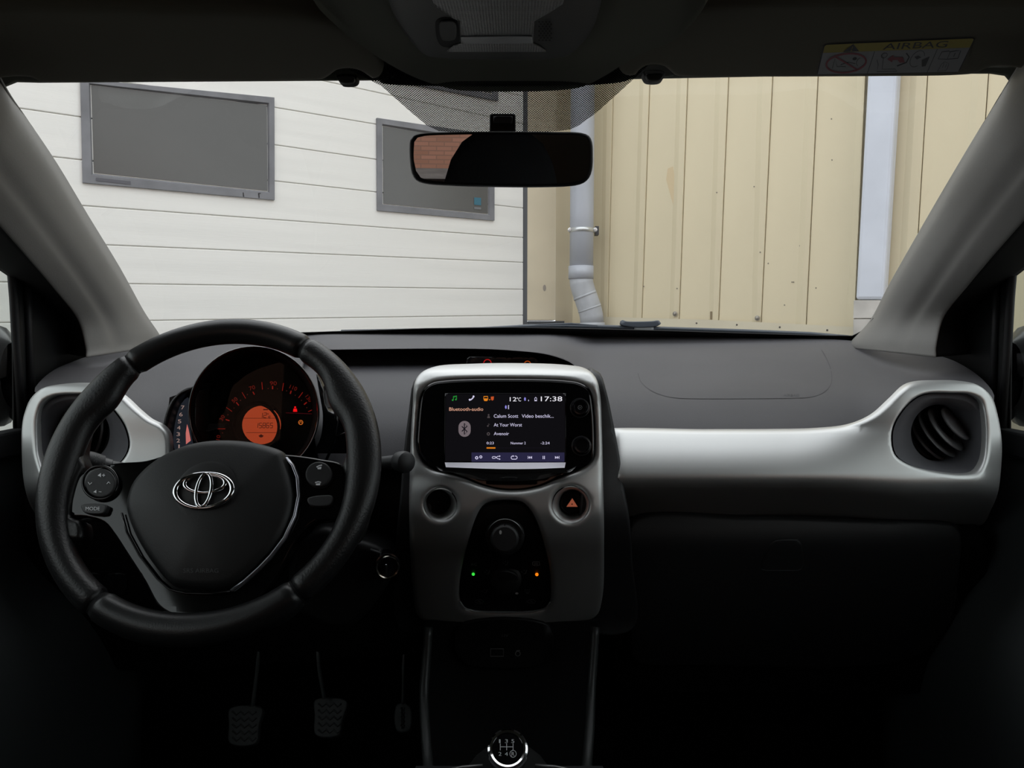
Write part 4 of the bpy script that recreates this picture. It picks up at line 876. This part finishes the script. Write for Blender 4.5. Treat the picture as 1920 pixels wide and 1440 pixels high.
for s_, x, y in (('7', 343, 764), ('6', 339.5, 777), ('5', 337, 790), ('4', 335.5, 802), ('3', 334.5, 814), ('2', 334.5, 826), ('1', 336, 837)):
    text(s_, x-(1.2 if s_ == '1' else 3.2), y-3.6, x+(1.2 if s_ == '1' else 3.2), y+3.4, RV, emis('rev_digit', (150, 125, 118)), ic)
ink('red_zone', [('p', [(351, 795), (354, 805), (358, 826), (349, 833), (348.5, 812)])], RV, emis('rev_red', (190, 105, 100)), ic)
# glossy brackets on the right of the pod
pad('pod_bracket', [(592, 700), (606, 730), (616, 770), (640, 778), (655, 800), (662, 830), (650, 860), (600, 900), (585, 860), (600, 820), (604, 780), (598, 740)], SY(1.0), gloss_soft, ic, r=.004, t=.03, step=8)
tube('bracket_rib', [P(*p, .99) for p in ((627, 765), (632, 790), (626, 830), (612, 862))], .002, gloss_soft, ic, n=8)
tube('bracket_rib', [P(*p, .985) for p in ((665, 818), (661, 845), (650, 864))], .002, gloss_soft, ic, n=8)
tube('bracket_rib', [P(*p, .985) for p in ((627, 820), (645, 813), (662, 808))], .0018, gloss_soft, ic, n=8)
# steering column shroud
pad('pod_base', [(310, 855), (420, 880), (560, 890), (640, 880), (655, 900), (620, 960), (300, 960), (285, 900)], SY(1.0), matte, ic, r=.01, t=.04, step=16)
# ================================================================== STEERING WHEEL
WC = Vector((-.33, .805, 1.0)); TL = math.radians(28)
WU = Vector((1, 0, 0)); WV = Vector((0, math.sin(TL), math.cos(TL))); WN = Vector((0, -math.cos(TL), math.sin(TL)))
sw_ = thing('steering_wheel', 'black leather three-spoke steering wheel with chrome emblem and gloss black spokes', 'steering wheel', WC)
W0 = SP(WC, WN)
def w_ang(px, py): d = W0.at(px, py)-WC; return math.atan2(d.dot(WV), d.dot(WU))
sA = [w_ang(578, 646), w_ang(235, 664), w_ang(175, 1144)+2*PI, w_ang(577, 1136)+2*PI]   # right-top, left-top, left-bottom, right-bottom
def gauss(a, c, w_):
    d = (a-c+PI) % (2*PI)-PI; return math.exp(-(d/w_)**2)
def rim_sec(a):
    wid = .0150+.0042*gauss(a, math.radians(5), .42)+.0042*gauss(a, math.radians(175), .42)+.0050*gauss(a, math.radians(32), .17)+.0050*gauss(a, math.radians(148), .17)+.002*gauss(a, math.radians(270), .5)
    th = .0150+.001*gauss(a, 0, .6)+.001*gauss(a, PI, .6)
    return wid, th
def rim_part(nm, a0, a1, m, par, sh=0, ends=True):
    n = 26; N = max(2, int((a1-a0)/.035)); loops = []
    for i in range(N+1):
        a = a0+(a1-a0)*i/N; wid, th = rim_sec(a); e = WU*math.cos(a)+WV*math.sin(a)
        k = 1
        if ends:
            dd = min(a-a0, a1-a)*.18
            if dd < .003: k = .86+.14*math.sqrt(max(0, dd/.003))
        rc = .186-wid
        loops.append([WC+e*(rc+(wid*k+sh)*math.cos(b))+WN*((th*k+sh)*math.sin(b)) for b in [2*PI*j/n for j in range(n)]])
    # dense ends
    vs_ = [p for l in loops for p in l]; fs = [(i*n+j, i*n+(j+1) % n, (i+1)*n+(j+1) % n, (i+1)*n+j) for i in range(N) for j in range(n)]+[tuple(range(n)), tuple(N*n+j for j in range(n))]
    return fixn(link(nm, vs_, fs, m, par))
rim_part('rim_core', 0, 2*PI, matte, sw_, sh=-.0022, ends=False)
g_ = .006
rim_part('rim_grip', sA[0]+g_-0, sA[1]-g_, leather_top, sw_)
rim_part('rim_grip', sA[1]+g_, sA[2]-g_, leather, sw_)
rim_part('rim_grip', sA[2]+g_, sA[3]-g_, leather_top, sw_)
rim_part('rim_grip', sA[3]+g_, sA[0]+2*PI-g_, leather, sw_)
# leather webs where the rim meets the spokes, and the thick lower rim
def wp3(px, py, h): return W0.off(h).at(px, py)
pad('grip_web', [(128, 790), (150, 800), (148, 846), (156, 872), (150, 885), (136, 925), (131, 968), (150, 975), (150, 1010), (120, 1010), (95, 950), (98, 860)], W0.off(.004), leather, sw_, r=.007, t=.016, step=8)
pad('grip_web', [(672, 790), (650, 800), (648, 850), (640, 868), (650, 905), (651, 950), (640, 968), (638, 1000), (665, 1010), (690, 950), (690, 860)], W0.off(.004), leather, sw_, r=.007, t=.016, step=8)
pad('lower_web', [(200, 1135), (260, 1150), (290, 1148), (315, 1142), (340, 1155), (400, 1160), (450, 1152), (480, 1140), (540, 1130), (560, 1128), (520, 1165), (400, 1186), (270, 1175)], W0.off(.001), leather_top, sw_, r=.006, t=.016, step=8)
# gloss spoke frame with an opening for the airbag cover
abag = [(232, 950), (236, 920), (250, 893), (285, 860), (335, 834), (375, 824), (413, 821), (455, 823), (488, 829), (530, 845), (536, 862), (546, 895), (552, 930), (546, 968), (526, 1010), (488, 1055), (450, 1088), (430, 1100), (400, 1105), (350, 1104), (322, 1098), (300, 1078), (268, 1035), (244, 990)]
FR = W0.off(.000)
frm = [(272, 863), (215, 868), (160, 883), (147, 892), (135, 925), (130, 966), (160, 970), (194, 980), (212, 1000), (238, 1040), (270, 1090), (300, 1140), (345, 1160), (400, 1163), (455, 1150), (480, 1128), (520, 1075), (560, 1005), (590, 978), (640, 968), (650, 945), (650, 905), (641, 871), (600, 860), (545, 852), (500, 850), (413, 840), (320, 850)]
pad('spoke_frame', frm, FR, gloss, sw_, r=.003, t=.012, step=8)
acov = pad('airbag_cover', abag, W0.off(.007), mat('airbag_vinyl', (.0125, .013, .0135), .5, spec=.45, bump=.12, bscale=900), sw_, r=.010, t=.014, step=8, dome=.012)
tube('trim_strip', [wp3(x, y, .0045) for x, y in ((537, 858), (549, 872), (558, 895), (560.5, 930), (553, 968), (534, 1009), (508, 1043), (486, 1066), (458, 1091), (434, 1108))], .0024, mat('trim_reflection', (.38, .38, .42), .25, metal=.85), sw_, n=8, flat=.5)  # silver on this side stands for a bright reflection along the gloss edge
tube('trim_strip', [wp3(x, y, .0045) for x, y in ((432, 1108), (400, 1113), (350, 1112), (318, 1105), (296, 1086), (262, 1042), (238, 998), (228, 962))], .0018, gloss, sw_, n=8, flat=.5)
# emblem: three interlocking chrome ovals on the cover
EP = SP(WC+WN*.0185, WN)
em = lathe('emblem_recess', EP.at(385, 921), WN, [(.001, .0001), (.030, .0001), (.0335, -.001)], MATS['airbag_vinyl'], sw_, n=40, cap=False)
ec = EP.at(384, 921)
def oval(nm, dx, dy, a, b, w0, w1, power=1):
    pts = []; rr = []
    for k in range(48):
        t_ = 2*PI*k/48; pts.append(ec+WU*(dx+a*math.cos(t_))+WV*(dy+b*math.sin(t_))+WN*.0028); s_ = abs(math.cos(t_)) if power else abs(math.sin(t_)); rr.append(w0+(w1-w0)*s_)
    return tube(nm, pts, rr, chrome, sw_, n=8, closed=True, flat=.9)
oval('emblem_oval', 0, 0, .0300, .0190, .0016, .0031)
oval('emblem_oval', 0, .0075, .0215, .0100, .0014, .0024)
oval('emblem_oval', 0, .0003, .0078, .0180, .0020, .0022)
text('SRS AIRBAG', 344, 1066, 410, 1074, W0.off(.0185), mat('moulded_dark', (.03, .03, .031), .6), acov)
# controls on the spokes
c1 = SP(WC+WN*.002, WN)
def wcirc(px, py, rpx): return circ(px, py, rpx, 28)
bz1 = pad('button_pad', [(188+29*math.cos(a), 905.5+27.5*math.sin(a)) for a in [2*PI*k/28 for k in range(28)]], W0.off(.0075), soft_black, sw_, r=.002, t=.01, step=5)
tube('button_ring', [wp3(188+32.5*math.cos(a), 905+31*math.sin(a), .004) for a in [2*PI*k/40 for k in range(40)]], .0016, gloss_soft, sw_, n=8, closed=True)
BI = W0.off(.0077); wi2 = mat('button_white', (.85, .87, .9), .5)
ink('volume_up_mark', [('p', [(184, 891), (187, 889), (189.5, 887), (189.5, 895), (187, 893), (184, 892.5)]), ('l', [(191.5, 891), (197.5, 891.5)], 1.2), ('l', [(195, 888.5), (194.5, 894)], 1.2)], BI, wi2, bz1)
ink('volume_down_mark', [('p', [(176, 922), (179, 920), (181, 918.5), (181, 925), (178.5, 923.5), (175.5, 923)]), ('l', [(185.5, 922), (190.5, 922.5)], 1)], BI, wi2, bz1)
ink('arrow_mark', [('l', [(165.5, 904), (168.5, 908.5), (172.5, 905)], 1.2)], BI, wi2, bz1); ink('arrow_mark', [('l', [(200.5, 907.5), (204, 903.5), (207, 907)], 1.2)], BI, wi2, bz1)
mb_ = pad('mode_button', [(151, 947), (200, 947), (198, 955), (194, 962), (158, 961), (153, 955)], W0.off(.0075), mat('button_grey', (.032, .033, .035), .45), sw_, r=.0015, t=.008, step=4)
text('MODE', 161, 950.5, 187.5, 957, BI, wi2, mb_)
bz2 = pad('button_pad', [(597+25*math.cos(a), 889+24*math.sin(a)) for a in [2*PI*k/28 for k in range(28)]], W0.off(.0075), soft_black, sw_, r=.002, t=.01, step=5)
ink('call_mark', [('l', [(593.5, 876), (598, 873.5), (604, 872)], 2), ('p', [(595, 877), (603, 875), (602, 880), (596, 880)])], BI, wi2, bz2)
ink('hang_up_mark', [('l', [(591, 905), (597, 903.5), (602, 904.5)], 2), ('p', [(592, 907), (601, 906), (600, 910), (593, 910)])], BI, wi2, bz2)
pad('blank_button', [(576, 934), (622, 929), (624, 934), (620, 944), (614, 948), (582, 947), (577, 942)], W0.off(.0075), MATS['button_grey'], sw_, r=.0015, t=.008, step=4)
# hub behind the wheel
hub = thing('steering_column', 'matt black steering column shroud behind the wheel', 'steering column', (-.33, .98, .9))
lathe('shroud', WC-WN*.022, -WN, [(.03, 0), (.045, .01), (.055, .05), (.055, .16)], matte, hub, n=28)
pad('shroud_side', [(600, 990), (660, 1010), (720, 1032), (738, 1060), (725, 1100), (650, 1180), (560, 1150), (540, 1060)], SY(.955), hm, hub, r=.01, t=.06, step=12)
tube('shroud_edge_glint', [P(*p, .945) for p in ((694, 1031), (712, 1037), (726, 1046), (733, 1055))], .0022, soft_black, hub, n=8)
# ignition
ig = thing('ignition_key', 'ignition key in its chrome-ringed lock right of the steering column', 'key', P(727, 1062, .93))
iax = Vector((.30, -.93, .05)); ip = P(727, 1063, .93)
lathe('lock_ring', ip-iax*.004, iax, [(.0150, 0), (.0153, .004), (.0143, .006), (.0128, .0055), (.0125, .002)], mat('worn_chrome', (.6, .57, .5), .15, metal=1), ig, n=32, cap=False)
lathe('lock_barrel', ip-iax*.03, iax, [(.0165, 0), (.0165, .026), (.0125, .027), (.001, .027)], gloss_soft, ig, n=28)
box('key_blade', ip+Vector((-.0012, -.012, -.007)), ip+Vector((.0012, .004, .007)), chrome_dim, ig, bev=.0005)
text('2', 700, 1059, 704, 1064, SY(.9545), grey_ink, hub)
# stalks
st1 = thing('light_stalk', 'black indicator and light stalk with lamp symbols left of the wheel hub', 'stalk', P(200, 865, .9))
pA, pB, pC_, pD = P(152, 861, .895), P(190, 871, .91), P(206, 875, .915), P(300, 893, .955)
lathe('knob', pA, pB-pA, [(.001, -.0015), (.0085, -.001), (.0115, .002), (.0125, .010), (.0118, (pB-pA).length)], soft_black, st1, n=24)
lathe('collar', pB, pC_-pB, [(.0095, 0), (.0095, (pC_-pB).length), (.008, (pC_-pB).length+.001)], mat('stalk_grey', (.05, .05, .052), .45), st1, n=24)
lathe('arm', pC_, pD-pC_, [(.0085, 0), (.008, .03), (.008, (pD-pC_).length)], mat('stalk_grey', (0, 0, 0)), st1, n=20)
SS = SY(.886)
ink('lamp_mark', [('l', circ(181.5, 859.5, 3, 12), 1, True)]+[('l', [(181.5+5*math.cos(a), 859.5+5*math.sin(a)), (181.5+7*math.cos(a), 859.5+7*math.sin(a))], .9) for a in [PI*k/4 for k in range(8)]], SS, grey_ink, st1)
SS2 = SY(.899)
ink('beam_mark', [('l', [(195, 866), (199, 869), (199, 873.5), (194, 873), (193, 869)], 1.1, True), ('l', [(190, 867), (187, 866.6)], 1), ('l', [(190, 870), (187, 869.6)], 1), ('l', [(190, 873), (187, 872.6)], 1)], SS2, grey_ink, st1)
st2 = thing('wiper_stalk', 'black wiper stalk pointing right of the steering wheel towards the console', 'stalk', P(740, 868, .9))
qA, qB, qC = P(764, 867, .885), P(736, 864, .91), P(660, 872, .95)
lathe('knob', qA, qB-qA, [(.001, -.001), (.0095, -.0005), (.0125, .002), (.0135, .008), (.0122, .018), (.0085, .022)], soft_black, st2, n=28)
lathe('arm', qB+(qA-qB)*.3, qC-qB, [(.0082, 0), (.0078, .03), (.0075, (qC-qB).length)], soft_black, st2, n=20)
# pedals
for nm, lab, pad_px, arm in (('clutch_pedal', 'worn black clutch pedal, the left pedal in the dark footwell', [(430, 1328), (491, 1327), (485, 1360), (479, 1394), (430, 1394), (428, 1360)], [(474, 1322), (478, 1290), (483, 1250), (486, 1215)]),
                             ('brake_pedal', 'black brake pedal in the middle of the dark footwell', [(590, 1312), (650, 1314), (642, 1350), (636, 1378), (592, 1379), (589, 1340)], [(608, 1308), (604, 1285), (599, 1255), (596, 1220)]),
                             ('accelerator_pedal', 'narrow ribbed accelerator pedal beside the centre console', [(744, 1320), (768, 1320), (768, 1370), (744, 1370)], [(756, 1318), (757, 1290), (757, 1250)])):
    t_ = thing(nm, lab, 'pedal', P(pad_px[0][0], pad_px[0][1], 1.15))
    PS = SP(P(*pad_px[1], 1.2), (0, -.8, .6))
    pd_ = pad('pedal_pad', pad_px, PS, mat('pedal_rubber', (.045, .047, .047), .6), t_, r=.003, t=.01, step=7)
    x0, x1 = min(p[0] for p in pad_px)+8, max(p[0] for p in pad_px)-10; y0, y1 = min(p[1] for p in pad_px)+10, max(p[1] for p in pad_px)-8
    for k in range(5):
        yy = y0+(y1-y0)*k/4; tube('pad_rib', [PS.at(x0+(x1-x0)*j/6, yy+(3 if j % 2 else -3), .001) for j in range(7)], .0015, MATS['pedal_rubber'], pd_, n=5)
    tube('pedal_arm', cat_open([tuple(P(x, y, 1.19)) for x, y in arm], 4)+[P(arm[-1][0]+4, 1150, 1.22)], .006, mat('pedal_steel', (.15, .16, .16), .35, metal=.5), t_, n=8, flat=.5)

# ================================================================== MIRROR
mr = thing('rear_view_mirror', 'black-framed rear-view mirror hanging from the windscreen', 'mirror', P(942, 240, .83))
mp_ = P(942, 299, .815)
v1 = (CAM-mp_).normalized(); tgt = Vector((.33, -.36, 0)); hd = math.hypot(tgt.x-mp_.x, tgt.y-mp_.y)
out_el = math.radians(-6.7); dv = Vector((tgt.x-mp_.x, tgt.y-mp_.y, hd*math.tan(out_el))).normalized()
mn = (v1+dv).normalized()
MP = SP(mp_, mn)
sh_o = [(768, 275), (769, 262), (775, 254), (788, 250), (850, 246.5), (945, 246), (1040, 246.5), (1092, 248.5), (1106, 254), (1112, 266), (1113.5, 290), (1112, 318), (1106, 334), (1096, 343), (1080, 348), (1030, 350.5), (945, 350.5), (850, 348), (795, 343), (781, 337), (773, 325), (769, 300)]
pad('housing', sh_o, MP, rubber, mr, r=.0045, t=.022, step=7)
gl_o = [(776, 278), (777, 266), (783, 258), (796, 255), (860, 252.5), (945, 252), (1030, 252.8), (1086, 254), (1099, 258), (1105, 268), (1106.5, 292), (1105, 316), (1100, 330), (1090, 338), (1070, 342.5), (1020, 345), (945, 344.8), (860, 342.5), (802, 338), (789, 333), (780, 320), (776, 300)]
pad('mirror_glass', gl_o, MP.off(.0016), mat('mirror_silver', (.58, .58, .58), 0.0, metal=1), mr, r=0, t=.001, step=14)
pad('mounting_boot', [(920, 212), (965, 212), (967, 215), (967, 246), (918, 246), (918, 215)], SY(.845), mat('boot_black', (.006, .006, .007), .35, spec=.4), mr, r=.002, t=.015, step=5, smooth=False)
pad('mounting_face', [(925, 217), (961, 217), (961, 231), (925, 231)], SY(.8435), mat('boot_face', (.02, .022, .026), .4), mr, r=.001, t=.003, step=6, smooth=False)

# ================================================================== VISORS, ROOF CONSOLE
def vY(x, y): return itp(y, [(-40, .60), (15, .645), (60, .69), (110, .742), (150, .79), (170, .81)])
VS = SP(P(960, 15, .645), (P(960, 150, .79)-P(960, 15, .645)).cross(Vector((-1, 0, 0))))
if VS.nn.y > 0: VS.nn = -VS.nn
v1_ = thing('sun_visor', 'plain fabric sun visor folded up on the driver side, left of the roof lamp', 'sun visor', P(360, 80, .72))
pad('visor_body', [(-90, 20), (0, 14), (150, 14), (350, 18), (520, 24), (590, 32), (640, 48), (690, 78), (715, 110), (720, 135), (712, 150), (698, 154), (688, 152), (682, 143), (668, 137), (650, 135), (632, 138), (620, 147), (605, 155), (560, 158), (400, 159.5), (200, 161), (95, 161.5), (72, 158), (60, 152.5), (30, 150), (-90, 150)], VS, visor_m, v1_, r=.007, t=.012, step=8)
cl1 = thing('visor_clip', 'small dark clip holding the driver side sun visor', 'clip', P(650, 148, .80))
pad('clip_body', [(630, 140), (668, 140), (668, 149), (662, 154), (638, 154), (633, 149)], SY(.802), matte, cl1, r=.002, t=.012, step=5); pad('clip_tip', [(634, 144), (664, 144), (662, 153), (637, 153)], SY(.797), console_m, cl1, r=.0015, t=.004, step=5)
v2_ = thing('sun_visor', 'fabric sun visor with airbag warning label folded up on the passenger side', 'sun visor', P(1560, 70, .72))
pad('visor_body', [(2010, 12), (1900, 4), (1750, 2), (1500, 4), (1330, 12), (1270, 24), (1215, 46), (1170, 80), (1158, 110), (1157, 128), (1166, 144), (1182, 149), (1193, 147), (1200, 138), (1212, 130), (1228, 128), (1245, 131), (1256, 140), (1264, 147), (1300, 151), (1450, 151), (1650, 150), (1790, 148), (1830, 144), (1850, 135), (1870, 131), (2010, 130)], VS, visor_m, v2_, r=.007, t=.012, step=8)
cl2 = thing('visor_clip', 'small dark clip holding the passenger side sun visor with the label', 'clip', P(1227, 142, .80))
pad('clip_body', [(1206, 133), (1246, 133), (1246, 143), (1240, 149), (1214, 149), (1209, 143)], SY(.802), matte, cl2, r=.002, t=.012, step=5); pad('clip_tip', [(1212, 138), (1243, 138), (1240, 148), (1215, 148)], SY(.797), console_m, cl2, r=.0015, t=.004, step=5)
# airbag warning label
def Z8(x, y): return (1500+x*.21875, 40+y*.21875)
LB = [Z8(*p) for p in ((140, 455), (1360, 435), (1508, 130), (205, 188))]    # bl br tr tl
def LM(u, v):   # u 0..1 along, v 0 top..1 bottom
    (ax_, ay), (bx_, by), (cx_, cy_), (dx_, dy_) = LB
    tx, ty = dx_+(cx_-dx_)*u, dy_+(cy_-dy_)*u; ux, uy = ax_+(bx_-ax_)*u, ay+(by-ay)*u; return (tx+(ux-tx)*v, ty+(uy-ty)*v)
def LP(pts): return [LM(*p) for p in pts]
LS = VS
lb_w = mat('label_white', (.24, .24, .25), .6); lb_y = mat('label_yellow', (.30, .24, .02), .6); lb_k = mat('label_black', (.012, .012, .02), .6); lb_r = mat('label_red', (.22, .03, .05), .6)
rc_ = [(0.02, 0), (.975, 0), (1, .04), (1, .93), (.985, 1), (.015, 1), (0, .95), (0, .06)]
st_ = ink('warning_label', [('p', LP(rc_))], LS, lb_k, v2_, h=.0004)
ins = lambda u0, v0, u1, v1: LP([(u0, v0), (u1, v0), (u1, v1), (u0, v1)])
ink('label_ground', [('p', ins(.008, .29, .992, .975))], LS, lb_w, st_, h=.0007)
ink('yellow_band', [('p', LP([(.02, .025), (.98, .025), (.992, .06), (.992, .285), (.008, .285), (.008, .07)]))], LS, lb_y, st_, h=.0008)
ink('divider', [('l', LP([(.355, .29), (.355, .975)]), 1.0)], LS, lb_k, st_, h=.0009); ink('divider', [('l', LP([(.775, .29), (.775, .975)]), 1.0)], LS, lb_k, st_, h=.0009)
def lmap(x, y): return LM(x, y)
text('AIRBAG', .405, .06, .83, .245, LS, lb_k, st_, h=.0010, mapf=lmap)
ink('warning_triangle', [('p', LP([(.14, .27), (.195, .03), (.25, .27)]))], LS, lb_k, st_, h=.0010)
ink('exclamation_mark', [('l', LP([(.195, .10), (.195, .19)]), 1), ('p', LP([(.19, .215), (.2, .215), (.2, .24), (.19, .24)]))], LS, lb_y, st_, h=.0012)
def lc_(cu, cv, ru, rv, n=28, a0=0, a1=360): return LP(circ(cu, cv, ru, n, a0, a1, ry=rv))
ink('prohibition_ring', [('l', lc_(.185, .63, .135, .30), 3.4, True), ('l', LP([(.10, .42), (.275, .84)]), 3)], LS, lb_r, st_, h=.0010)
ink('child_seat_mark', [('l', LP([(.10, .78), (.10, .48), (.13, .74), (.19, .74)]), 1.1), ('l', LP([(.15, .68), (.20, .60), (.25, .66)]), 1.4), ('p', lc_(.235, .50, .015, .05, 10)), ('l', lc_(.275, .6, .02, .12, 8, 100, 260), 1)], LS, lb_k, st_, h=.0009)
ink('seat_mark', [('l', LP([(.41, .42), (.43, .50), (.45, .85), (.54, .85), (.56, .92), (.42, .92), (.41, .70), (.39, .55)]), 1.0), ('l', lc_(.43, .43, .02, .08, 10), 1, True)], LS, lb_k, st_, h=.0009)
ink('red_arrow', [('p', LP([(.46, .55), (.49, .42), (.50, .49), (.56, .49), (.59, .66), (.555, .66), (.53, .57), (.50, .58), (.50, .64)]))], LS, lb_r, st_, h=.0010)
ink('child_mark', [('l', LP([(.575, .38), (.605, .5), (.60, .66), (.545, .76)]), 2.6), ('l', lc_(.665, .56, .045, .24, 14, 20, 300), 1), ('p', LP([(.64, .5), (.665, .47), (.69, .52), (.665, .58)])), ('p', LP([(.70, .6), (.745, .5), (.745, .78), (.72, .8)]))], LS, lb_k, st_, h=.0009)
ink('manual_mark', [('l', LP([(.81, .58), (.815, .38), (.86, .36), (.87, .39), (.91, .36), (.94, .36), (.945, .58), (.87, .60)]), 1.4, True), ('l', LP([(.873, .4), (.873, .58)]), .8), ('l', LP([(.91, .42), (.91, .53)]), 1.2)], LS, lb_k, st_, h=.0009)
ink('hand_mark', [('l', LP([(.845, .93), (.85, .74), (.865, .66), (.88, .70), (.90, .72), (.905, .86), (.90, .93), (.84, .94)]), 1), ('l', LP([(.865, .7), (.868, .84)]), .9), ('l', LP([(.885, .74), (.887, .84)]), .9)], LS, mat('label_grey', (.07, .07, .08), .6), st_, h=.0009)
# roof console with lamp
rcn = thing('roof_console', 'grey roof console with interior lamp, switch and small microphone grille', 'roof lamp', P(930, 50, .64))
RC = SY(lambda x, y: slp.fn(x, y)-.008)
pad('console_body', [(728, -40), (731, 8), (741, 30), (765, 64), (788, 88), (800, 95), (835, 99), (930, 101), (1040, 99), (1068, 92), (1090, 74), (1110, 48), (1122, 22), (1126, -40)], RC, console_m, rcn, r=.004, t=.01, step=8, smooth=True)
RC2 = SY(lambda x, y: slp.fn(x, y)-.0045)
sw_h = pad('switch_well', [(817, 40), (824, 34), (852, 34), (858, 40), (861, 75), (852, 85), (830, 86), (821, 76)], SY(lambda x, y: slp.fn(x, y)-0.0088), matte, rcn, r=.001, t=.001, step=5)
pad('switch', [(824, 41), (828, 38), (850, 38), (854, 42), (854, 66), (850, 71), (828, 71), (825, 66)], SY(lambda x, y: slp.fn(x, y)-0.0115), console_m, rcn, r=.002, t=.003, step=4)
def lens_mat():
    m = bpy.data.materials.new('prismatic_lens'); m.use_nodes = True; t = m.node_tree; b = t.nodes['Principled BSDF']
    b.inputs['Base Color'].default_value = (.05, .05, .053, 1); b.inputs['Roughness'].default_value = .3
    tc = t.nodes.new('ShaderNodeTexCoord'); v = t.nodes.new('ShaderNodeTexVoronoi'); v.inputs['Scale'].default_value = 420; v.inputs['Randomness'].default_value = .1
    bp = t.nodes.new('ShaderNodeBump'); bp.inputs['Strength'].default_value = .8; bp.inputs['Distance'].default_value = .001
    t.links.new(tc.outputs['Object'], v.inputs['Vector']); t.links.new(v.outputs['Distance'], bp.inputs['Height']); t.links.new(bp.outputs['Normal'], b.inputs['Normal']); return m
lensm = lens_mat()
pad('lamp_lens', [(795, -40), (812, 5), (835, 20), (848, 30), (862, 36), (864, 80), (850, 84), (838, 94), (1024, 94), (1010, 84), (1000, 80), (1002, 36), (1030, 20), (1056, 3), (1068, -40)], SY(lambda x, y: slp.fn(x, y)-0.0102), lensm, rcn, r=.0015, t=.003, step=8, smooth=False)
pad('reflector_strip', [(864, 68), (998, 67), (999, 79), (864, 80)], SY(lambda x, y: slp.fn(x, y)-.0118), mat('lens_edge', (.34, .34, .35), .4), rcn, r=.001, t=.002, step=6, smooth=False)
for i in range(9):
    for j in range(4):
        ink('grille_hole', [('p', circ(1011+j*6.5+(3 if i % 2 else 0), 41+i*4.3, 2.0, 8, ry=1.7))], SY(lambda x, y: slp.fn(x, y)-0.0125), matte, rcn, h=0)
# exterior door mirrors seen through the side glass
for sx, lab in ((-1, 'dark door mirror outside the left side window'), (1, 'dark door mirror outside the right side window')):
    dm = thing('door_mirror', lab, 'mirror', (sx*.86, 1.1, 1.0))
    secs = []
    for k, (xx, hy, hz_) in enumerate(((.742, .03, .05), (.76, .05, .075), (.86, .075, .09), (.94, .07, .08), (.975, .03, .04))):
        secs.append([Vector((sx*xx, 1.10+hy*math.cos(a), 1.085+hz_*math.sin(a))) for a in [2*PI*j/20 for j in range(20)]])
    ring_loft('mirror_shell', secs, mat('mirror_shell_dark', (.03, .031, .033), .35, coat=.3), dm, cap=True)
    lathe('mirror_foot', (sx*.72, 1.12, 1.03), (sx*1, -.1, .5), [(.03, 0), (.022, .07)], matte, dm, n=14)
